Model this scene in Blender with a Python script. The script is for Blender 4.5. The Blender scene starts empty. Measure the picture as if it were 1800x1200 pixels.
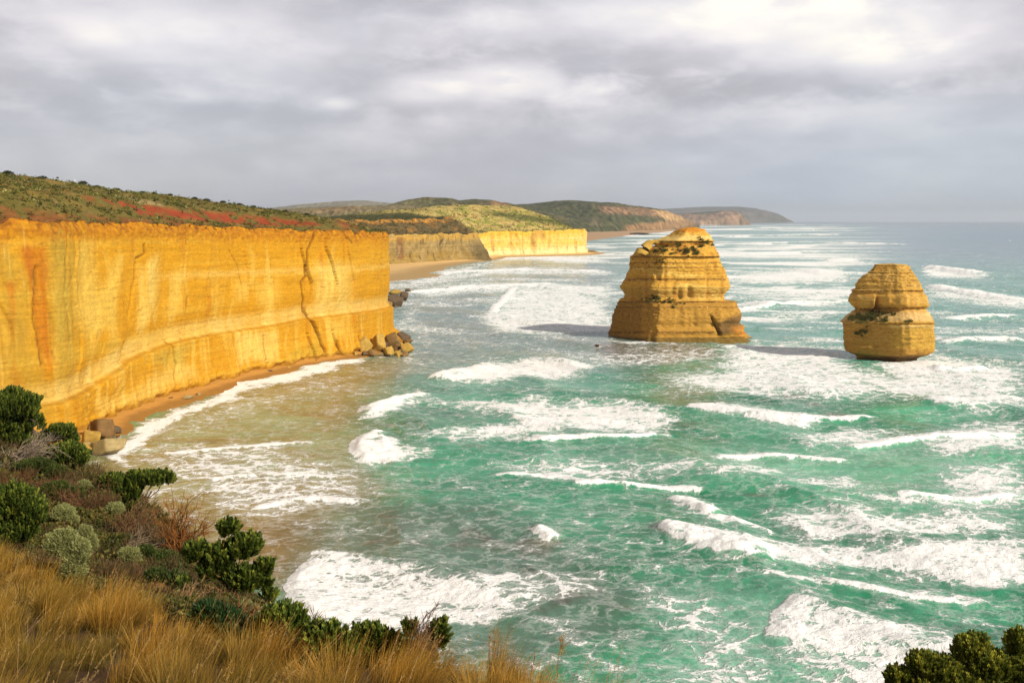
import bpy, math, random
import numpy as np
from mathutils import Vector

S = bpy.context.scene
COL = S.collection
R = math.radians

# ------------------------------------------------------------------ camera, sky, sun, exposure
F = 1700.0                                   # focal length in units of a 1800 wide frame
CAM = np.array([0.0, 0.0, 60.0])             # eye on the clifftop, 60 m above the sea
PITCH = math.atan(213.0 / F)
cam_d = bpy.data.cameras.new('camera')
cam_d.sensor_width = 36.0
cam_d.lens = 36.0 * F / 1800.0
cam_d.clip_start = 0.3
cam_d.clip_end = 200000
cam_o = bpy.data.objects.new('camera', cam_d)
COL.objects.link(cam_o)
cam_o.location = CAM
cam_o.rotation_euler = (R(90) - PITCH, 0, 0)
S.camera = cam_o

SUN_EL, SUN_AZ = R(31.0), math.atan2(0.80, -0.60)   # azimuth measured from +Y towards +X
SUN_STRENGTH = 4.7
sun_d = bpy.data.lights.new('sun', 'SUN')
sun_d.energy = SUN_STRENGTH
sun_d.angle = R(1.5)
sun_d.color = (1.0, 0.91, 0.76)
sun_o = bpy.data.objects.new('sun', sun_d)
COL.objects.link(sun_o)
to_sun = Vector((math.sin(SUN_AZ) * math.cos(SUN_EL), math.cos(SUN_AZ) * math.cos(SUN_EL), math.sin(SUN_EL)))
sun_o.rotation_euler = to_sun.to_track_quat('Z', 'Y').to_euler()
sun_o.location = (300, -300, 400)

S.view_settings.view_transform = 'Standard'
S.view_settings.look = 'None'
S.view_settings.exposure = 0.22
S.view_settings.gamma = 1.0
S.cycles.max_bounces = 5
S.cycles.diffuse_bounces = 2
S.cycles.glossy_bounces = 2
S.cycles.transmission_bounces = 2
S.cycles.transparent_max_bounces = 4
S.cycles.volume_bounces = 0
S.cycles.use_denoising = True
S.cycles.sample_clamp_indirect = 4.0

C_P, S_P = math.cos(PITCH), math.sin(PITCH)
FWD = np.array([0, C_P, -S_P]); UP = np.array([0, S_P, C_P])


def ray(px, py):
    return FWD + np.array([(px - 900.0) / F, 0, 0]) + UP * ((600.0 - py) / F)


def at_z(px, py, z=0.0):                     # survey point: where a sight line meets a level
    r = ray(px, py)
    return CAM + r * ((z - CAM[2]) / r[2])


def at_y(px, py, y):                         # survey point: at a given distance
    r = ray(px, py)
    return CAM + r * (y / r[1])


def chart(P):                                # bearings of world points as seen from the lookout
    rel = np.asarray(P, float) - CAM
    zc = rel @ FWD
    zc = np.where(np.abs(zc) < 1e-3, 1e-3, zc)
    return 900 + F * rel[..., 0] / zc, 600 - F * (rel @ UP) / zc, zc


def lin(r, g, b):                            # 0-255 display colour to linear
    def f(c):
        c /= 255.0
        return c / 12.92 if c <= 0.04045 else ((c + 0.055) / 1.055) ** 2.4
    return np.array([f(r), f(g), f(b)])


class NT:
    """tiny node-tree writer"""
    def __init__(self, tree):
        self.t = tree; self.n = tree.nodes; self.l = tree.links

    def node(self, kind, **kw):
        nd = self.n.new(kind)
        ins = kw.pop('ins', {})
        for k, v in kw.items():
            setattr(nd, k, v)
        for k, v in ins.items():
            s = nd.inputs[k]
            if isinstance(v, bpy.types.NodeSocket):
                self.l.new(v, s)
            else:
                s.default_value = v
        return nd

    def math(self, op, a, b=0.0, clamp=False):
        nd = self.node('ShaderNodeMath', operation=op, use_clamp=clamp, ins={0: a, 1: b})
        return nd.outputs[0]

    def vmath(self, op, a, b=(0, 0, 0), out=0):
        nd = self.node('ShaderNodeVectorMath', operation=op, ins={0: a, 1: b})
        return nd.outputs[out]

    def mix(self, fac, a, b, blend='MIX'):
        nd = self.node('ShaderNodeMix', data_type='RGBA', blend_type=blend)
        for idx, v in ((0, fac), (6, a), (7, b)):
            if isinstance(v, bpy.types.NodeSocket):
                self.l.new(v, nd.inputs[idx])
            else:
                nd.inputs[idx].default_value = v
        return nd.outputs[2]

    def noise(self, vec, scale, detail=4.0, rough=0.55, dist=0.0):
        nd = self.node('ShaderNodeTexNoise', ins={'Scale': scale, 'Detail': detail, 'Roughness': rough, 'Distortion': dist})
        self.l.new(vec, nd.inputs['Vector'])
        return nd.outputs[0]

    def maprange(self, v, a, b, c=0.0, d=1.0, smooth=True):
        nd = self.node('ShaderNodeMapRange', interpolation_type='SMOOTHSTEP' if smooth else 'LINEAR',
                       ins={1: a, 2: b, 3: c, 4: d})
        self.l.new(v, nd.inputs[0])
        return nd.outputs[0]


# world: clear Nishita sky behind a nearly closed deck of broken cloud
W = bpy.data.worlds.new('World'); S.world = W; W.use_nodes = True
W.cycles.sampling_method = 'MANUAL'; W.cycles.sample_map_resolution = 512
wt = NT(W.node_tree); wt.n.clear()
sky = wt.node('ShaderNodeTexSky', sky_type='NISHITA', sun_disc=False)
sky.sun_elevation = SUN_EL; sky.sun_rotation = SUN_AZ
bg_sky = wt.node('ShaderNodeBackground', ins={'Color': sky.outputs[0], 'Strength': 0.1})
gen = wt.node('ShaderNodeTexCoord').outputs['Generated']
sep = wt.node('ShaderNodeSeparateXYZ', ins={0: gen})
dx, dy, dz = sep.outputs
zz = wt.math('ADD', wt.math('MAXIMUM', dz, 0.0), 0.09)
px_ = wt.math('DIVIDE', dx, zz); py_ = wt.math('DIVIDE', dy, zz)
pl = wt.node('ShaderNodeCombineXYZ', ins={0: px_, 1: py_, 2: 0.0}).outputs[0]
an = wt.node('ShaderNodeCombineXYZ', ins={0: dx, 1: dy, 2: wt.math('MULTIPLY', dz, 2.6)}).outputs[0]
n_big = wt.noise(an, 4.2, 7.0, 0.5, 0.25)
n_pl = wt.noise(pl, 0.85, 8.0, 0.52, 0.3)
n_fine = wt.noise(an, 17.0, 7.0, 0.6, 0.25)
wob_v = wt.vmath('ADD', an, wt.vmath('SCALE', wt.node('ShaderNodeTexNoise', ins={'Vector': an, 'Scale': 14.0, 'Detail': 5.0}).outputs[1]))
wob_v.node.inputs[1].links[0].from_node.inputs['Scale'].default_value = 0.05
puff = wt.node('ShaderNodeTexVoronoi', feature='F1', ins={'Vector': wob_v, 'Scale': 6.5, 'Detail': 2.0, 'Roughness': 0.5}).outputs['Distance']
puff = wt.math('SUBTRACT', 0.42, puff)
val = wt.math('ADD', wt.math('MULTIPLY', n_big, 0.44), wt.math('MULTIPLY', n_pl, 0.24))
val = wt.math('ADD', val, wt.math('MULTIPLY', n_fine, 0.32))
val = wt.math('ADD', val, wt.math('MULTIPLY', puff, 0.15))


def sky_patch(px, py, rx, ry, amt):
    """a brighter or heavier bank of cloud at a bearing and height"""
    global val
    r = ray(px, py); r = r / np.linalg.norm(r)
    off = wt.vmath('SUBTRACT', gen, tuple(r))
    off = wt.vmath('MULTIPLY', off, (F / rx, F / rx, F / ry))
    d = wt.vmath('LENGTH', off, out=1)
    wob = wt.math('ADD', d, wt.math('MULTIPLY', wt.math('SUBTRACT', n_fine, 0.5), 1.9))
    m = wt.maprange(wob, 1.25, 0.15)
    val = wt.math('ADD', val, wt.math('MULTIPLY', m, amt))


sky_patch(1440, 50, 260, 80, 0.20)
sky_patch(1520, 100, 120, 45, 0.10)
sky_patch(1200, 40, 330, 60, 0.07)
sky_patch(880, 135, 110, 34, 0.12)
sky_patch(730, 158, 90, 28, 0.14)
sky_patch(430, 75, 250, 60, 0.11)
sky_patch(590, 182, 40, 13, 0.14)
sky_patch(1650, 215, 160, 35, 0.08)
sky_patch(60, 60, 140, 60, 0.06)
sky_patch(330, 172, 80, 18, 0.10)
sky_patch(1050, 105, 420, 30, -0.07)
sky_patch(1330, 150, 330, 36, -0.12)
sky_patch(300, 198, 300, 24, -0.09)
sky_patch(180, 135, 220, 30, -0.05)
sky_patch(840, 195, 260, 18, -0.04)
ramp = wt.node('ShaderNodeValToRGB'); wt.l.new(val, ramp.inputs[0])
el = ramp.color_ramp.elements
el[0].position = 0.28; el[0].color = (*lin(172, 170, 177), 1)
el[1].position = 0.70; el[1].color = (*lin(250, 244, 233), 1)
for p, c in ((0.37, (183, 181, 188)), (0.46, (202, 199, 205)), (0.57, (224, 220, 222))):
    e = el.new(p); e.color = (*lin(*c), 1)
# the deck thins to grey-blue rain haze at the horizon
hz = wt.maprange(dz, 0.16, 0.015)
rgt = wt.maprange(dx, -0.1, 0.45)
hzcol = wt.mix(rgt, (*lin(176, 177, 185), 1), (*lin(174, 187, 200), 1))
cl = wt.mix(wt.math('MULTIPLY', hz, 0.8), ramp.outputs[0], hzcol)
over = wt.maprange(dz, 0.27, 0.62, 1.0, 0.42)          # unseen cloud overhead dimmed to cut fill and deepen shadows
clv = wt.vmath('SCALE', cl); wt.l.new(over, clv.node.inputs['Scale'])
bg_cl = wt.node('ShaderNodeBackground', ins={'Color': clv, 'Strength': 1.05})
cover = wt.maprange(wt.noise(an, 2.6, 5.0), 0.62, 0.42, 0.86, 1.0)
mixs = wt.node('ShaderNodeMixShader', ins={0: cover})
wt.l.new(bg_sky.outputs[0], mixs.inputs[1]); wt.l.new(bg_cl.outputs[0], mixs.inputs[2])
wo = wt.node('ShaderNodeOutputWorld'); wt.l.new(mixs.outputs[0], wo.inputs[0])

# ------------------------------------------------------------------ numpy noise
U32 = np.uint32


def _hash(ix, iy, iz, seed):
    with np.errstate(over='ignore'):
        n = (ix.astype(np.int64).astype(U32) * U32(374761393) + iy.astype(np.int64).astype(U32) * U32(668265263)
             + iz.astype(np.int64).astype(U32) * U32(2246822519) + U32((seed * 3266489917) & 0xffffffff))
        n = (n ^ (n >> U32(13))) * U32(1274126177)
        n = (n ^ (n >> U32(15))) * U32(2654435761)
        n ^= n >> U32(16)
    return n.astype(np.float64) / 4294967295.0


def vn2(x, y, seed=0):                       # gradient noise, about -1..1
    x = np.asarray(x, float); y = np.asarray(y, float)
    x, y = np.broadcast_arrays(x, y)
    x0 = np.floor(x); y0 = np.floor(y); fx = x - x0; fy = y - y0
    z = np.zeros_like(x0)
    ux = fx * fx * fx * (fx * (fx * 6 - 15) + 10); uy = fy * fy * fy * (fy * (fy * 6 - 15) + 10)

    def g(i, j):
        a = _hash(x0 + i, y0 + j, z, seed) * 2 * np.pi
        return np.cos(a) * (fx - i) + np.sin(a) * (fy - j)
    a = g(0, 0) * (1 - ux) + g(1, 0) * ux
    b = g(0, 1) * (1 - ux) + g(1, 1) * ux
    return (a * (1 - uy) + b * uy) * 1.45


def fbm(x, y, octv=4, seed=0, gain=0.5):
    s = 0; a = 1.0; t = 0
    for i in range(octv):
        s = s + a * vn2(x * 2.03 ** i + 17.3 * i, y * 2.03 ** i - 9.1 * i, seed + i); t += a; a *= gain
    return s / t * 1.3


def vn3(x, y, z, seed=0):                    # value noise, -1..1
    x, y, z = np.broadcast_arrays(np.asarray(x, float), np.asarray(y, float), np.asarray(z, float))
    x0 = np.floor(x); y0 = np.floor(y); z0 = np.floor(z)
    f = [x - x0, y - y0, z - z0]
    f = [t * t * (3 - 2 * t) for t in f]
    r = 0
    for i in (0, 1):
        for j in (0, 1):
            for k in (0, 1):
                w = (f[0] if i else 1 - f[0]) * (f[1] if j else 1 - f[1]) * (f[2] if k else 1 - f[2])
                r = r + w * _hash(x0 + i, y0 + j, z0 + k, seed)
    return r * 2 - 1


def fb3(x, y, z, octv=3, seed=0):
    s = 0; a = 1.0; t = 0
    for i in range(octv):
        s = s + a * vn3(x * 2.1 ** i, y * 2.1 ** i, z * 2.1 ** i, seed + i); t += a; a *= 0.5
    return s / t


def sm(x, a, b):                             # smoothstep from a to b
    t = np.clip((np.asarray(x, float) - a) / (b - a), 0, 1)
    return t * t * (3 - 2 * t)


def mixc(c, col, m):
    return c * (1 - m[..., None]) + np.asarray(col) * m[..., None]


def seg_dist(x, y, pts):                     # distance to polyline, with side sign and parameter
    best = np.full(x.shape, 1e18); side = np.ones(x.shape); par = np.zeros(x.shape)
    n = len(pts) - 1
    for i in range(n):
        (ax, ay), (bx, by) = pts[i][:2], pts[i + 1][:2]
        ex, ey = bx - ax, by - ay
        L2 = ex * ex + ey * ey + 1e-12
        t = np.clip(((x - ax) * ex + (y - ay) * ey) / L2, 0, 1)
        qx, qy = x - ax - t * ex, y - ay - t * ey
        d = qx * qx + qy * qy
        m = d < best
        best[m] = d[m]; par[m] = (i + t[m]) / n
        side[m] = np.where(ex * qy - ey * qx >= 0, 1.0, -1.0)[m]
    return np.sqrt(best), side, par


def inside(x, y, poly):
    r = np.zeros(x.shape, bool)
    n = len(poly)
    for i in range(n):
        x1, y1 = poly[i]; x2, y2 = poly[(i + 1) % n]
        if y1 == y2:
            continue
        c = ((y1 > y) != (y2 > y)) & (x < (x2 - x1) * (y - y1) / (y2 - y1) + x1)
        r ^= c
    return r


def poly_sd(x, y, poly):                     # signed distance, negative inside
    d, _, _ = seg_dist(x, y, list(poly) + [poly[0]])
    return np.where(inside(x, y, poly), -d, d)


def area(u, v, poly, soft, ax=1.0, wob=None):
    """soft membership of points in a charted area; ax shrinks the across direction"""
    P = [(p[0] * ax, p[1]) for p in poly]
    xs = [p[0] for p in P]; ys = [p[1] for p in P]
    out = np.zeros(u.shape)
    q = soft * 2.5
    m = (u * ax > min(xs) - q) & (u * ax < max(xs) + q) & (v > min(ys) - q) & (v < max(ys) + q)
    if not m.any():
        return out
    d = poly_sd(u[m] * ax, v[m], P)
    if wob is not None:
        d = d + wob[m]
    out[m] = 1 - sm(d, -soft, soft)
    return out


# ------------------------------------------------------------------ objects
def prop(o, label=None, cat=None, group=None, kind=None):
    if label: o['label'] = label
    if cat: o['category'] = cat
    if group: o['group'] = group
    if kind: o['kind'] = kind
    return o


def mesh_np(name, V, faces, mat, parent=None, smooth=True, attrs=None):
    """V (n,3); faces (m,k) array or list of such arrays; attrs name -> (n,) or (n,3)"""
    V = np.asarray(V, np.float32)
    if not isinstance(faces, list):
        faces = [faces]
    loops = np.concatenate([f.ravel() for f in faces]).astype(np.int32)
    tot = np.concatenate([np.full(len(f), f.shape[1]) for f in faces]).astype(np.int32)
    st = np.concatenate([[0], np.cumsum(tot)[:-1]]).astype(np.int32)
    me = bpy.data.meshes.new(name)
    me.vertices.add(len(V)); me.vertices.foreach_set('co', V.ravel())
    me.loops.add(len(loops)); me.loops.foreach_set('vertex_index', loops)
    me.polygons.add(len(tot)); me.polygons.foreach_set('loop_start', st); me.polygons.foreach_set('loop_total', tot)
    if smooth:
        me.polygons.foreach_set('use_smooth', np.ones(len(tot), bool))
    for k, a in (attrs or {}).items():
        a = np.asarray(a, np.float32)
        if a.ndim == 1:
            at = me.attributes.new(k, 'FLOAT', 'POINT'); at.data.foreach_set('value', a)
        else:
            at = me.attributes.new(k, 'FLOAT_COLOR', 'POINT')
            at.data.foreach_set('color', np.concatenate([a, np.ones((len(a), 1), np.float32)], 1).ravel())
    me.update(calc_edges=True)
    me.validate(clean_customdata=False)
    if mat: me.materials.append(mat)
    o = bpy.data.objects.new(name, me)
    COL.objects.link(o)
    if parent: o.parent = parent
    return o


def empty(name, loc):
    o = bpy.data.objects.new(name, None)
    o.empty_display_size = 0.2
    o.location = loc
    COL.objects.link(o)
    return o


def grid_faces(nr, nc, wrap=False):
    r = np.arange(nr - 1)[:, None]; c = np.arange(nc if wrap else nc - 1)[None, :]
    c2 = (c + 1) % nc
    return np.stack([r * nc + c, r * nc + c2, (r + 1) * nc + c2, (r + 1) * nc + c], -1).reshape(-1, 4)


def principled(name, rough=0.9, spec=0.3):
    m = bpy.data.materials.new(name); m.use_nodes = True
    t = NT(m.node_tree)
    b = t.n['Principled BSDF']
    b.inputs['Roughness'].default_value = rough
    b.inputs['Specular IOR Level'].default_value = spec
    return m, t, b


def attr(t, name, out='Color'):
    return t.node('ShaderNodeAttribute', attribute_name=name).outputs[out]


def mat_rock(name, grain=1.2, strata=(0.30, 0.30, 1.9), bump=0.4, dist=0.3, var=0.26):
    m, t, b = principled(name, 0.92, 0.15)
    pos = t.node('ShaderNodeNewGeometry').outputs['Position']
    sp = t.vmath('MULTIPLY', pos, strata)
    n1 = t.noise(sp, 1.0, 6.0, 0.6)
    n2 = t.noise(pos, grain, 6.0, 0.68)
    f = t.math('ADD', t.math('MULTIPLY', n1, 0.35), t.math('MULTIPLY', n2, 0.65))
    k = t.maprange(f, 0.3, 0.7, 1.0 - var, 1.0 + var, False)
    c = t.vmath('SCALE', attr(t, 'Col'))
    c.node.inputs['Scale'].default_value = 1.0
    t.l.new(k, c.node.inputs['Scale'])
    t.l.new(c, b.inputs['Base Color'])
    bp = t.node('ShaderNodeBump', ins={'Strength': bump, 'Distance': dist, 'Height': f})
    t.l.new(bp.outputs[0], b.inputs['Normal'])
    return m


def mat_leaf(name, rough=0.55, trans=0.25):
    m, t, b = principled(name, rough, 0.3)
    c = attr(t, 'Col')
    t.l.new(c, b.inputs['Base Color'])
    tr = t.node('ShaderNodeBsdfTranslucent', ins={'Color': c})
    mx = t.node('ShaderNodeMixShader', ins={0: trans})
    t.l.new(b.outputs[0], mx.inputs[1]); t.l.new(tr.outputs[0], mx.inputs[2])
    t.l.new(mx.outputs[0], t.n['Material Output'].inputs[0])
    return m


M_ROCK = mat_rock('limestone')
M_FAR = mat_rock('far_rock', 0.22, (0.06, 0.06, 0.4), 0.6, 1.6, 0.35)
M_STACK = mat_rock('stack_rock', 0.9, (0.5, 0.5, 1.2), 0.55, 0.35, 0.32)
M_LAND = mat_rock('heath_ground', 0.6, (0.25, 0.25, 0.25), 0.7, 0.6, 0.45)
M_FARLAND = mat_rock('far_scrub', 0.09, (0.03, 0.03, 0.04), 0.9, 6.0, 0.5)
M_SAND = mat_rock('sand', 0.8, (0.2, 0.2, 0.2), 0.15, 0.1, 0.12)
M_SOIL = mat_rock('soil', 3.0, (1.0, 1.0, 1.0), 0.8, 0.08, 0.5)
M_LEAF = mat_leaf('leaf')
M_GRASS = mat_leaf('dry_grass', 0.6, 0.35)
M_BARK, _t, _b = principled('bark', 0.9, 0.1)
_t.l.new(attr(_t, 'Col'), _b.inputs['Base Color'])

rng = np.random.default_rng(7)

# ------------------------------------------------------------------ sea
# chart rows/columns: finer where the sea is seen, coarse to the horizon
v_rows = np.concatenate([np.linspace(1335, 404, 640), 387 + np.geomspace(16.5, 3.4, 36)])
d_rows = np.array([at_z(900, v)[1] for v in v_rows])
u_tan = np.concatenate([np.linspace(-2.6, -0.62, 14), np.linspace(-0.57, 0.57, 860), np.linspace(0.62, 2.6, 14)])
sy, sx = np.meshgrid(d_rows, u_tan, indexing='ij'); sx = sx * sy
pre = np.array([-400., -100., 40.])
psx = np.tile(u_tan * d_rows[0], (3, 1)); psy = np.tile(pre[:, None], (1, len(u_tan)))
sx = np.vstack([psx, sx]); sy = np.vstack([psy, sy])
sP = np.stack([sx, sy, np.zeros_like(sx)], -1)
su, sv, _ = chart(sP)
su[:3] = -1e4; sv[:3] = 3000
lw = fbm(sx / 28, sy / 28, 4, 3)
lw2 = fbm(sx / 7, sy / 7, 3, 9)
lw3 = fbm(sx / 16 + sy / 60, sy / 6, 4, 10)
warp_u = su + lw * 26 + lw2 * 9
pxm = np.clip(60 * F / np.maximum(sy, 50) ** 2, 0.01, 10)  # chart px (down) per metre away
warp_v = sv + (lw * 7 + lw2 * 2.5) * np.clip((sv - 387) / 300, 0.15, 1.4)


def sea_area(poly, soft, ax=0.35):
    return area(warp_u, warp_v, poly, soft * 1.7, ax)


foam = np.zeros_like(sx)
FOAM = [
    (0.95, 9, [(575, 962), (545, 980), (522, 1015), (517, 1045), (525, 1080), (548, 1112), (600, 1125), (700, 1118), (790, 1100), (870, 1080), (915, 1062), (905, 1040), (850, 1020), (760, 1000), (660, 978)]),
    (0.72, 12, [(820, 1008), (900, 1000), (1010, 1000), (1080, 1015), (1060, 1030), (980, 1050), (900, 1080), (800, 1100)]),
    (1.1, 5, [(610, 806), (630, 775), (655, 757), (690, 768), (712, 790), (700, 808), (650, 814)]),
    (0.72, 6, [(690, 775), (770, 788), (768, 800), (700, 808)]),
    (1.05, 4, [(625, 738), (650, 715), (695, 702), (742, 683), (745, 688), (715, 708), (700, 725), (660, 738)]),
    (0.7, 5, [(690, 706), (740, 695), (830, 708), (810, 716), (740, 712)]),
    (0.92, 9, [(750, 712), (830, 702), (960, 700), (1080, 705), (1170, 720), (1200, 740), (1120, 755), (1000, 765), (880, 775), (740, 772), (720, 762), (850, 750), (900, 738), (850, 722)]),
    (1.0, 6, [(760, 665), (790, 650), (860, 635), (960, 630), (1060, 640), (1050, 655), (960, 663), (860, 672), (790, 672)]),
    (0.84, 8, [(840, 552), (880, 530), (900, 505), (990, 500), (1060, 520), (1090, 555), (1080, 585), (960, 588), (860, 588)]),
    (1.0, 9, [(1158, 940), (1180, 925), (1220, 930), (1300, 940), (1400, 945), (1500, 955), (1600, 960), (1700, 945), (1810, 940), (1810, 1010), (1740, 1030), (1640, 1010), (1540, 988), (1400, 992), (1280, 988), (1210, 972), (1170, 955)]),
    (0.87, 16, [(1330, 900), (1450, 880), (1600, 900), (1750, 890), (1810, 930), (1600, 955), (1400, 945)]),
    (0.82, 14, [(1360, 1140), (1390, 1070), (1420, 1052), (1470, 1075), (1560, 1095), (1660, 1110), (1720, 1140), (1620, 1200), (1550, 1260), (1380, 1260)]),
    (1.0, 6, [(1175, 880), (1195, 862), (1220, 872), (1252, 905), (1230, 905), (1190, 890)]),
    (1.05, 3.5, [(935, 932), (950, 925), (974, 940), (976, 952), (952, 946)]),
    (0.72, 6, [(975, 952), (1055, 985), (1040, 994), (985, 972)]),
    (0.86, 12, [(1250, 605), (1380, 600), (1490, 610), (1500, 640), (1560, 650), (1640, 625), (1720, 630), (1810, 640), (1810, 705), (1600, 708), (1400, 700), (1200, 690), (1140, 660), (1250, 650)]),
    (1.0, 7, [(1540, 640), (1640, 622), (1720, 632), (1720, 660), (1560, 662)]),
    (0.72, 14, [(850, 815), (950, 800), (1080, 805), (1200, 800), (1300, 825), (1180, 835), (1080, 845), (930, 845)]),
    (0.74, 7, [(1180, 800), (1400, 792), (1520, 800), (1400, 806), (1300, 815)]),
    (0.87, 9, [(1360, 840), (1500, 832), (1520, 852), (1430, 862)]),
    (0.87, 12, [(1590, 770), (1700, 735), (1810, 735), (1810, 800), (1650, 800)]),
    (0.87, 14, [(1640, 830), (1810, 805), (1810, 895), (1650, 875)]),
    (0.84, 9, [(1480, 865), (1650, 870), (1800, 890), (1600, 895)]),
    (0.68, 30, [(1080, 1000), (1250, 1040), (1380, 1120), (1380, 1260), (1040, 1260), (1180, 1130), (1100, 1060)]),
    (0.68, 14, [(900, 1085), (960, 1075), (1060, 1140), (1140, 1180), (1100, 1200), (980, 1130)]),
    (0.68, 22, [(200, 800), (330, 775), (500, 775), (620, 815), (680, 840), (640, 890), (480, 920), (380, 900), (300, 850)]),
    (0.76, 12, [(340, 850), (520, 840), (640, 850), (600, 880), (470, 915), (380, 900)]),
    (0.56, 14, [(250, 760), (400, 700), (560, 660), (640, 660), (560, 690), (420, 740), (320, 775)]),
    (1.12, 5, [(190, 800), (240, 748), (300, 722), (360, 702), (420, 668), (520, 646), (640, 624), (640, 640), (520, 668), (430, 694), (330, 728), (272, 762), (225, 820)]),
    (0.7, 8, [(690, 640), (735, 615), (738, 595), (720, 585), (700, 570), (690, 540), (730, 530), (740, 560), (755, 600), (740, 640)]),
    (0.5, 16, [(440, 925), (600, 905), (720, 930), (850, 940), (720, 955), (560, 940)]),
    (0.95, 6, [(1280, 482), (1400, 470), (1480, 468), (1500, 495), (1350, 500), (1285, 498)]),
    (0.95, 4, [(1430, 460), (1460, 452), (1530, 458), (1520, 464), (1440, 466)]),
    (1.05, 4, [(1616, 478), (1640, 465), (1665, 475), (1730, 484), (1740, 490), (1640, 488)]),
    (0.92, 7, [(1630, 500), (1700, 515), (1810, 525), (1810, 545), (1690, 532), (1630, 522)]),
    (0.8, 8, [(1280, 520), (1400, 505), (1500, 510), (1500, 535), (1380, 528), (1290, 530)]),
    (0.75, 8, [(1290, 560), (1400, 542), (1490, 545), (1480, 556), (1370, 572)]),
    (0.9, 4, [(880, 452), (1000, 450), (1060, 455), (1090, 462), (1000, 464), (930, 458)]),
    (0.85, 5, [(690, 500), (790, 484), (850, 472), (1080, 475), (1080, 484), (860, 484), (760, 500), (690, 510)]),
    (0.9, 7, [(700, 516), (800, 497), (900, 495), (1080, 498), (1090, 530), (930, 508), (860, 515), (760, 522)]),
    (0.95, 4, [(680, 506), (735, 490), (790, 475), (850, 460), (870, 458), (860, 466), (800, 484), (740, 500)]),
    (0.95, 2.5, [(860, 455), (960, 451), (1050, 449), (1050, 453), (960, 455), (870, 459)]),
    (0.6, 8, [(880, 605), (1060, 615), (1300, 605), (1240, 640), (1060, 650), (960, 625)]),
    (0.5, 9, [(1150, 660), (1300, 690), (1180, 700), (1130, 670)]),
    (0.5, 12, [(700, 590), (840, 590), (1000, 600), (900, 615), (760, 610)]),
    (0.8, 8, [(1380, 770), (1500, 752), (1620, 760), (1520, 782), (1420, 790)]),
    (0.78, 7, [(1210, 822), (1330, 815), (1420, 828), (1340, 842), (1240, 838)]),
    (0.75, 7, [(1640, 1035), (1700, 1030), (1760, 1050), (1690, 1058)]),
    (0.7, 8, [(1280, 1010), (1420, 1005), (1520, 1020), (1400, 1030)]),
    (0.78, 8, [(1420, 612), (1490, 605), (1500, 640), (1440, 640)]),
]
for dens, soft, poly in FOAM:
    foam = np.maximum(foam, dens * sea_area(poly, soft) * (1 + 0.22 * lw3))
# lines of surf over the outer shoals: broad bands, wider apart with distance
for L, d0, d1, amp in ((34, 330, 1100, 0.95), (85, 650, 3000, 1.0), (260, 1500, 14000, 1.05)):
    n = fbm(sx / (L * 2.6) + sy / (L * 9), sy / L + sx / (L * 8), 4, 21 + L)
    m = sm(sy, d0 * 0.8, d0 * 1.25) * (1 - sm(sy, d1 * 0.75, d1 * 1.2))
    zone = 1 - sm(su - (1560 - (sv - 400) * -0.55), -200, 160) * (1 - sm(sv, 470, 640))
    zone = zone * (1 - 0.35 * sm(sv, 560, 640)) * (1 - 0.32 * (1 - sm(su, 1040, 1140)) * sm(sv, 430, 480))
    foam = np.maximum(foam, amp * sm(n, -0.12, 0.34) * m * zone)
# scattered whitecaps further out
n = fbm(sx / 26, sy / 16, 3, 77)
foam = np.maximum(foam, sm(n, 0.62, 0.85) * sm(sy, 200, 500) * 0.7)
# light lacing everywhere in the surf zone
lace0 = fbm(sx / 45, sy / 22, 4, 55)
foam = np.maximum(foam, (0.30 + 0.22 * lace0) * (1 - sm(sy, 1500, 4000)))

# wave heights
step_y = np.gradient(sy, axis=0) + 0 * sx
step_y = np.maximum(np.abs(step_y), 0.3)
h = np.zeros_like(sx)
wx = sx + fbm(sx / 60, sy / 60, 2, 101) * 14; wy = sy + fbm(sx / 60, sy / 60, 2, 102) * 14
shore_calm = 1 - 0.75 * area(su, sv, [(100, 900), (200, 760), (420, 660), (700, 590), (760, 620), (640, 760), (660, 900), (500, 1050), (300, 950)], 60, 0.6)
for lam, a, dirang in ((64, 0.85, 232), (41, 0.6, 214), (27, 0.42, 246), (17, 0.26, 205), (11, 0.16, 238), (7.5, 0.12, 252), (5.0, 0.08, 220)):
    kx, ky = math.cos(R(dirang)), math.sin(R(dirang))
    ph = (wx * kx + wy * ky) / lam * 2 * np.pi + 1.7 * lam
    env = 0.55 + 0.45 * fbm(sx / (lam * 3), sy / (lam * 3), 2, int(lam * 7))
    w = ((1 - np.abs(np.sin(ph * 0.5))) * 2 - 0.73)
    h += 1.25 * a * np.clip(env, 0, 1.2) * w * (1 - sm(step_y * abs(ky) * 3.0, lam * 0.8, lam * 1.3)) * (0.25 if lam < 20 and False else 1)
shore_calm = shore_calm * (1 - 0.9 * area(su, sv, [(560, 520), (700, 512), (800, 496), (900, 462), (1060, 455), (1060, 440), (560, 440)], 12, 0.6))
h *= shore_calm
h += 0.16 * fbm(sx / 3.2, sy / 3.2, 2, 140) * (1 - sm(sy, 200, 500))
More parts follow.
